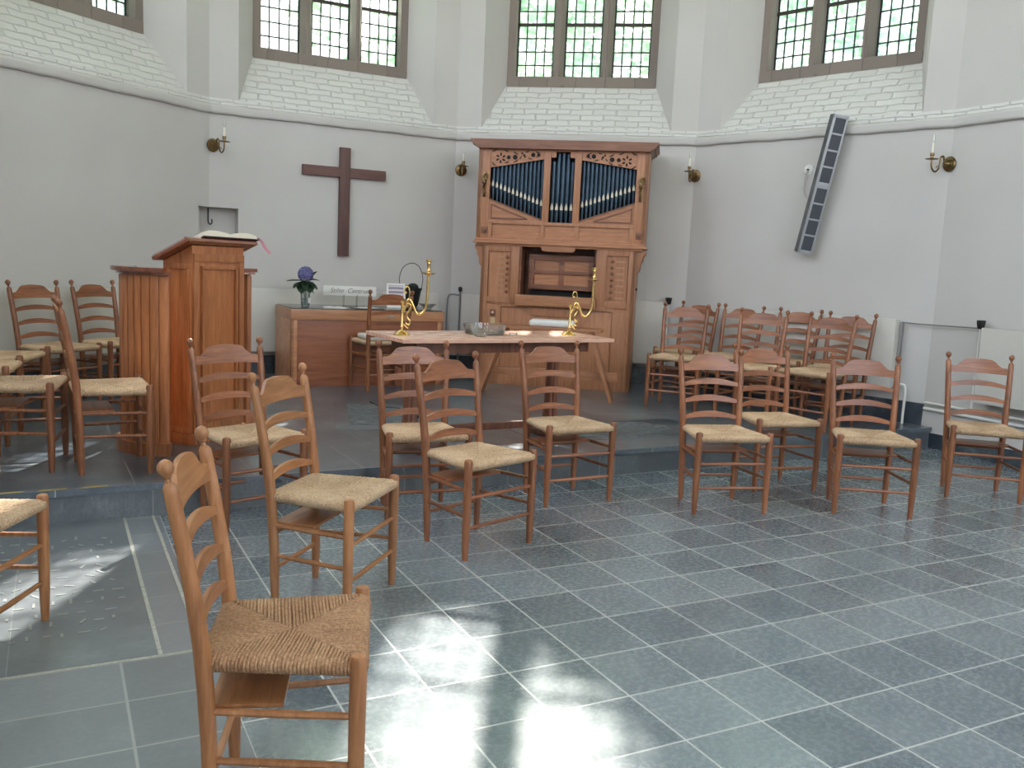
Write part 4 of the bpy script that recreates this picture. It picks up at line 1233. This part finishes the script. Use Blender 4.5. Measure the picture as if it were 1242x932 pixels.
b = MB(); b.lathe([(.048, 0), (.047, .008), (.03, .014), (.012, .02), (0, .02)], 24, RX(pi / 2)); b.build('cover', M['white'], so)
b = MB(); b.lathe([(.012, .018), (.01, .03), (0, .03)], 12, RX(pi / 2)); b.build('cable_entry', M['black'], so)
b = MB(); b.tube(bez([at_wall(4, 1.285, -.03, 2.405), at_wall(4, 1.262, -.03, 2.30), at_wall(4, 1.272, -.03, 2.18), at_wall(4, 1.35, -.04, 2.12), at_wall(4, 1.44, -.08, 2.10)], 24), .006, 8)
o = b.build('loudspeaker_cable', plain('cable_grey', rgb(190, 190, 186), .5)); tag(o, 'pale cable curving from the wall outlet to the loudspeaker', 'cable')

# ---------------------------------------------------------------- radiators and pipes
def radiator(i, u0, u1, z0, z1, label, d=.14):
    o = empty('panel_radiator', at_wall(i, u0, 0, 0), WANG[i], label, 'radiator', 'cream panel radiators along the walls')
    L = u1 - u0
    b = MB(); b.box(0, L, -d, -d + .022, z0, z1, .008)
    b.build('front_plate', M['radiator'], o)
    b = MB(); b.box(.01, L - .01, -d + .022, -.045, z1 - .02, z1 - .004, .003); b.box(.004, .016, -d + .02, -.045, z0 + .02, z1 - .004, .002); b.box(L - .016, L - .004, -d + .02, -.045, z0 + .02, z1 - .004, .002); b.build('casing', M['radiator'], o)
    b = MB()
    for f in (.15, .85): b.box(L * f - .015, L * f + .015, -.045, 0, z0 + .1, z1 - .1)
    b.build('bracket', M['greypipe'], o, smooth=0)
    return o
radiator(1, .25, 1.95, .42, 1.045, 'long cream radiator on the left wall behind the chairs')
radiator(2, .33, 2.36, .42, 1.055, 'long cream radiator on the wall under the cross, behind the desk')
radiator(3, .16, .42, .42, 1.06, 'narrow cream radiator between the desk and the organ')
radiator(3, 2.00, 2.36, .42, 1.085, 'short cream radiator in the shaded corner right of the organ')
radiator(4, .55, 2.30, .46, 1.085, 'long cream radiator behind the chair cluster on the right wall')
radiator(5, .54, 4.2, .47, 1.075, 'cream radiator at the right edge, right of the black valve knob')
def wall_pipe(name, pts, r, mat, label, cat):
    b = MB(); b.tube(pts, r, 10)
    o = b.build(name, mat); return tag(o, label, cat)
P = lambda i, u, d, z: at_wall(i, u, -d, z)
wall_pipe('heating_pipe', [P(5, .03, .035, .385), P(5, 4.5, .035, .385)], .011, M['pipe'], 'upper of two white pipes running low along the right wall', 'pipe')
wall_pipe('heating_pipe', [P(5, .03, .04, .335), P(5, 4.5, .04, .335)], .013, M['pipe'], 'lower of two white pipes running low along the right wall', 'pipe')
wall_pipe('feed_pipe', bez([P(4, 2.33, .09, .50), P(4, 2.39, .09, .52), P(4, 2.42, .09, .48), P(4, 2.42, .09, .30), P(4, 2.42, .09, ZP)], 20), .012, M['pipe'], 'short bent white pipe under the end of the right wall radiator', 'pipe')
wall_pipe('capillary_pipe', bez([P(4, 2.32, .07, 1.06), P(4, 2.5, .05, 1.055), P(5, .3, .05, 1.06), P(5, .5, .06, 1.065)], 20), .006, M['greypipe'], 'thin grey pipe running level between the two right-hand radiators', 'pipe')
wall_pipe('riser_pipe', [P(4, 2.335, .06, .48), P(4, 2.335, .06, 1.06)], .008, M['greypipe'], 'thin grey upright pipe at the end of the right wall radiator', 'pipe')
vk = empty('radiator_valve', P(5, .50, .09, 0), WANG[5], 'white upright pipe topped by a black valve knob at the right', 'valve')
b = MB(); b.tube([(0, 0, .39), (0, 0, 1.06)], .010, 10); b.build('valve_pipe', M['pipe'], vk)
b = MB(); b.lathe([(.02, 1.06), (.026, 1.07), (.034, 1.115), (.034, 1.13), (0, 1.132)], 16); b.build('valve_knob', M['black'], vk)
vk = empty('radiator_valve', P(3, 2.385, .09, 0), WANG[3], 'black valve knob on a pipe behind the chairs right of the organ', 'valve')
b = MB(); b.tube([(0, 0, .3), (0, 0, 1.06)], .010, 10); b.build('valve_pipe', M['pipe'], vk)
b = MB(); b.lathe([(.02, 1.06), (.026, 1.07), (.034, 1.115), (.034, 1.13), (0, 1.132)], 16); b.build('valve_knob', M['black'], vk)
vk = empty('radiator_valve', P(3, .13, .09, 0), WANG[3], 'hooped grey pipe with a black valve knob left of the organ', 'valve')
b = MB(); b.tube([(0, 0, .3), (0, 0, 1.09)], .011, 10); b.tube(bez([(-.0, 0, 1.04), (-.09, 0, 1.045), (-.13, 0, 1.02), (-.14, 0, .9), (-.14, 0, .3)], 24), .009, 8); b.build('valve_pipe', M['greypipe'], vk)
b = MB(); b.lathe([(.012, 1.08), (.02, 1.09), (.024, 1.115), (.016, 1.13), (0, 1.135)], 14); b.build('valve_knob', M['black'], vk)

# ---------------------------------------------------------------- old grave slabs set in the floors
def in_floor(name, x, y, rz, sx, sy, z, mat, label):
    b = MB(); b.box(-sx / 2, sx / 2, -sy / 2, sy / 2, -.03, .003, .002)
    o = b.build(name, mat, loc=(x, y, z), rot=(0, 0, rz)); return tag(o, label, 'grave slab', 'old grave slabs in the floor')
_g = (-2.74, 2.35); gs = empty('grave_slab', (gx + _g[0] * cos(GRID) - _g[1] * sin(GRID), gy + _g[0] * sin(GRID) + _g[1] * cos(GRID), .002), GRID, 'worn grave slab with lines of carved lettering, sunlit, left foreground floor', 'grave slab', 'old grave slabs in the floor')
b = MB(); b.box(-.46, .462, -.885, .885, -.03, .003, .002); b.build('slab', M['grave'], gs)
b = MB(); b.box(.462, .476, -.885, .885, -.03, .002); b.box(.60, .614, -.885, .885, -.03, .002); b.box(-.46, .62, -.899, -.885, -.03, .002); b.build('mortar_joint', plain('pale_mortar', rgb(168, 168, 160), .8, 0, .2, 60), gs, smooth=0)
rr = random.Random(11)
b = MB()
for row in range(12):
    y = -.62 + row * .105; x = -.36
    while x < .38:
        k_ = rr.random(); h = rr.uniform(.025, .05); w = rr.uniform(.02, .045)
        Mx = T(x, y + rr.uniform(0, .02), .003) @ RZ(rr.choice((0, 0, 0, .6, -.5)))
        if k_ < .5: b.box(0, .009, 0, h, 0, .0025, 0, Mx)
        else: b.box(0, w, 0, .008, 0, .0025, 0, Mx)
        x += w + .03 if rr.random() > .15 else w + .07
b.build('carved_lettering', plain('chalky_lettering', rgb(150, 154, 152), .7), gs, smooth=0)
in_floor('grave_slab', .78, 6.75, EDGE, 1.55, .62, ZP, M['dais'], 'grave slab in front of the organ bench with a weathered carved roundel')
b = MB(); b.lathe([(.34, -.01), (.34, .006), (.31, .010), (.29, .006), (0, .006)], 48, T(0, 0, 0) @ Matrix.Diagonal((1.55, .8, 1, 1)))
rs = [o for o in COL.objects if o.name.startswith('grave_slab') and o.type == 'MESH'][-1]
b.build('carved_roundel', M['carved'], rs)
in_floor('grave_slab', -.98, 6.95, EDGE - .3, .8, 1.25, ZP, M['dais'], 'grave slab with a cracked carved surface between pulpit and desk')
rs = [o for o in COL.objects if o.name.startswith('grave_slab') and o.type == 'MESH'][-1]
b = MB(); b.box(-.3, .18, -.45, .5, -.01, .006, .003); b.build('carved_field', M['carved'], rs)
b = MB(); b.tube(bez([(-.1, .6, .003), (-.02, .35, .003), (.12, .28, .003), (.1, .1, .003), (.24, -.05, .003), (.2, -.3, .003), (.3, -.5, .003)], 40), .008, 6); b.build('crack', M['dark'], rs)
# yellow dashes on the step edge
tape = empty('marking_tape', edge_pt(0, -.012, ZP + .0003), EDGE, 'broken yellow warning stripe on the left edge of the platform step', 'marking tape')
dm = plain('worn_yellow_paint', rgb(176, 156, 92), .6, 0, .3, 20)
for k_ in range(8):
    t0 = -1.22 + k_ * .19
    b = MB(); b.prism([(t0, .0), (t0 + .125, .008), (t0 + .135, .03), (t0 + .02, .022)], 0, .0015, 'z')
    b.build('dash', dm, tape, smooth=0)

# ---------------------------------------------------------------- outside: churchyard and trees
b = MB(); b.box(-40, 40, -40, 50, -1.0, -.6); o = b.build('ground_outside', M['grass'], smooth=0); tag(o, kind='structure')
SAZ, SEL = radians(87.5), radians(45)
SUN = Vector((cos(SEL) * cos(SAZ), cos(SEL) * sin(SAZ), sin(SEL)))
spots = [((-1.824, 3.322, 0), .33), ((-1.65, 3.30, 0), .3), ((-1.60, 3.60, 0), .3), ((-1.53, 3.78, 0), .34), ((-1.4, 3.55, 0), .3), ((-1.75, 3.6, 0), .3), ((-1.9, 2.9, 0), .35), ((-1.71, 3.06, 0), .33), ((-1.53, 2.88, 0), .3), ((-1.565, 2.69, 0), .3), ((-1.49, 3.16, 0), .26), ((-1.42, 4.22, 0), .2),
         ((-2.40, 5.02, ZP), .42), ((-2.0, 5.98, ZP), .36), ((-1.7, 6.1, ZP), .25), ((.22, 6.5, .92), .3), ((-.2, 3.15, 0), .28), ((-.12, 2.84, 0), .33), ((.08, 2.5, 0), .33), ((-.2, 2.62, 0), .3), ((1.38, 6.75, ZP), .22)]
def in_beam(p):
    for s, r in spots:
        d = p - Vector(s); t_ = d.dot(SUN)
        if t_ > 0 and (d - SUN * t_).length < r: return True
    return False
rr = random.Random(21)
def tree(x, y, crowns, label, size=.26):
    t = empty('tree', (x, y, -.6), 0, label, 'tree', 'churchyard trees outside the windows')
    zt = max(c[2] for c in crowns)
    b = MB(); b.tube([(0, 0, 0), (.1, 0, 3), (-.05, .1, 6), (0, 0, zt)], [.3, .24, .18, .06], 10); b.build('trunk', M['bark'], t)
    b = MB()
    for cx, cy, cz, rx, ry, rz_, n in crowns:
        for k_ in range(n):
            while True:
                v = Vector((rr.uniform(-1, 1), rr.uniform(-1, 1), rr.uniform(-1, 1)))
                if v.length < 1: break
            p = Vector((x + cx + v.x * rx, y + cy + v.y * ry, cz + v.z * rz_))
            if in_beam(p): continue  # leaves left out along these rays so sun reaches the chosen spots
            q = Matrix.Rotation(rr.uniform(0, 6.3), 4, 'Z') @ Matrix.Rotation(rr.uniform(-1.2, 1.2), 4, 'X')
            s = size * rr.uniform(.7, 1.3)
            Mx = T(p.x - x, p.y - y, p.z + .6) @ q
            b.quad(*[Mx @ Vector(w) for w in ((-s * .5, 0, 0), (0, -s * .38, .02), (s * .5, 0, 0), (0, s * .38, .02))])
    o = b.build('foliage', M['foliage'], t, smooth=0, fix=False)
    o['kind'] = 'stuff'
tree(-2.0, 17.5, [(0, 0, 13.0, 3.2, 2.2, 3.6, 7000), (0, 0, 7.6, 3.2, 2.0, 3.0, 2600)], 'leafy tree seen through the window above the cross')  # high crown is out of view, put there to hold back the sun
tree(1.3, 22.2, [(0, 0, 17.3, 3.3, 2.2, 3.9, 8000), (0, 0, 8.0, 3.4, 2.0, 4.6, 5200)], 'leafy tree seen through the window above the organ')  # upper crown added above the view to block sun at this window
tree(7.0, 15.5, [(0, 0, 7.5, 3.6, 2.4, 4.2, 6000)], 'bright green tree seen through the window on the right')
tree(-8.0, 15.5, [(0, 0, 8.5, 3.0, 2.4, 3.6, 1800)], 'tree seen through the window at the far left')

# ---------------------------------------------------------------- light
w = bpy.data.worlds.new('sky'); S.world = w; w.use_nodes = True
nt = w.node_tree; nt.nodes.clear()
sky = nt.nodes.new('ShaderNodeTexSky'); sky.sky_type = 'NISHITA'; sky.sun_disc = False; sky.sun_elevation = SEL; sky.sun_rotation = 0.0
sky.dust_density = 3.0; sky.air_density = 1.0
mixw = nt.nodes.new('ShaderNodeMix'); mixw.data_type = 'RGBA'; mixw.inputs[0].default_value = .62
mixw.inputs[7].default_value = (1.0, .965, .955, 1)
sc_ = nt.nodes.new('ShaderNodeMix'); sc_.data_type = 'RGBA'; sc_.blend_type = 'MULTIPLY'; sc_.inputs[0].default_value = 1; sc_.inputs[7].default_value = (.35, .35, .35, 1)
bg = nt.nodes.new('ShaderNodeBackground'); bg.inputs[1].default_value = 9.5
wo = nt.nodes.new('ShaderNodeOutputWorld')
nt.links.new(sky.outputs[0], sc_.inputs[6]); nt.links.new(sc_.outputs[2], mixw.inputs[6]); nt.links.new(mixw.outputs[2], bg.inputs[0]); nt.links.new(bg.outputs[0], wo.inputs[0])

def lamp(name, kind, energy, loc, direction, **kw):
    l = bpy.data.lights.new(name, kind); l.energy = energy
    for k_, v in kw.items(): setattr(l, k_, v)
    o = bpy.data.objects.new(name, l); o.location = loc
    o.rotation_euler = Vector(direction).to_track_quat('-Z', 'Y').to_euler()
    COL.objects.link(o); return o
lamp('sun', 'SUN', 125.0, SUN * 30, -SUN, angle=radians(.53), color=(1, .95, .86))
# added fill lamps, unseen, in the nave wall openings behind and beside the camera
for i, en in ((5, 8), (-1, 40)):
    for (a0, a1) in NAVEOPEN[i]:
        p = at_wall(i, (a0 + a1) / 2, .3, 5.3); q = at_wall(i, (a0 + a1) / 2, -1, 5.3 - .35)
        lamp('nave_fill_lamp', 'AREA', en, p, Vector(q) - Vector(p), shape='RECTANGLE', size=a1 - a0, size_y=4.2, color=(1.0, .97, .955))
mid = (p5 + p2) / 2; nin = Vector((-nav[0], -nav[1], 0))
lamp('back_fill_lamp', 'AREA', 30, (mid.x, mid.y, 5.2), nin + Vector((0, 0, -.15)), shape='RECTANGLE', size=Lb - 3.2, size_y=4.6, color=(1.0, .97, .955))  # added fill lamp in the opening of the unseen back wall
# sky light gathered by the apse windows
for i in (1, 2, 3, 4):
    l = lamp('window_sky_portal', 'AREA', 1, at_wall(i, WLEN[i] / 2, DO + .3, (ZW + ZT) / 2), Vector(at_wall(i, WLEN[i] / 2, -1, 3)) - Vector(at_wall(i, WLEN[i] / 2, 0, 3)), shape='RECTANGLE', size=1.7, size_y=ZT - ZW)
    l.data.cycles.is_portal = True

S.view_settings.view_transform = 'Standard'; S.view_settings.look = 'None'; S.view_settings.gamma = 1; S.view_settings.use_curve_mapping = False
S.view_settings.exposure = -0.8
S.cycles.use_denoising = True
S.cycles.max_bounces = 8; S.cycles.diffuse_bounces = 5; S.cycles.transparent_max_bounces = 12
S.cycles.sample_clamp_indirect = 6.0
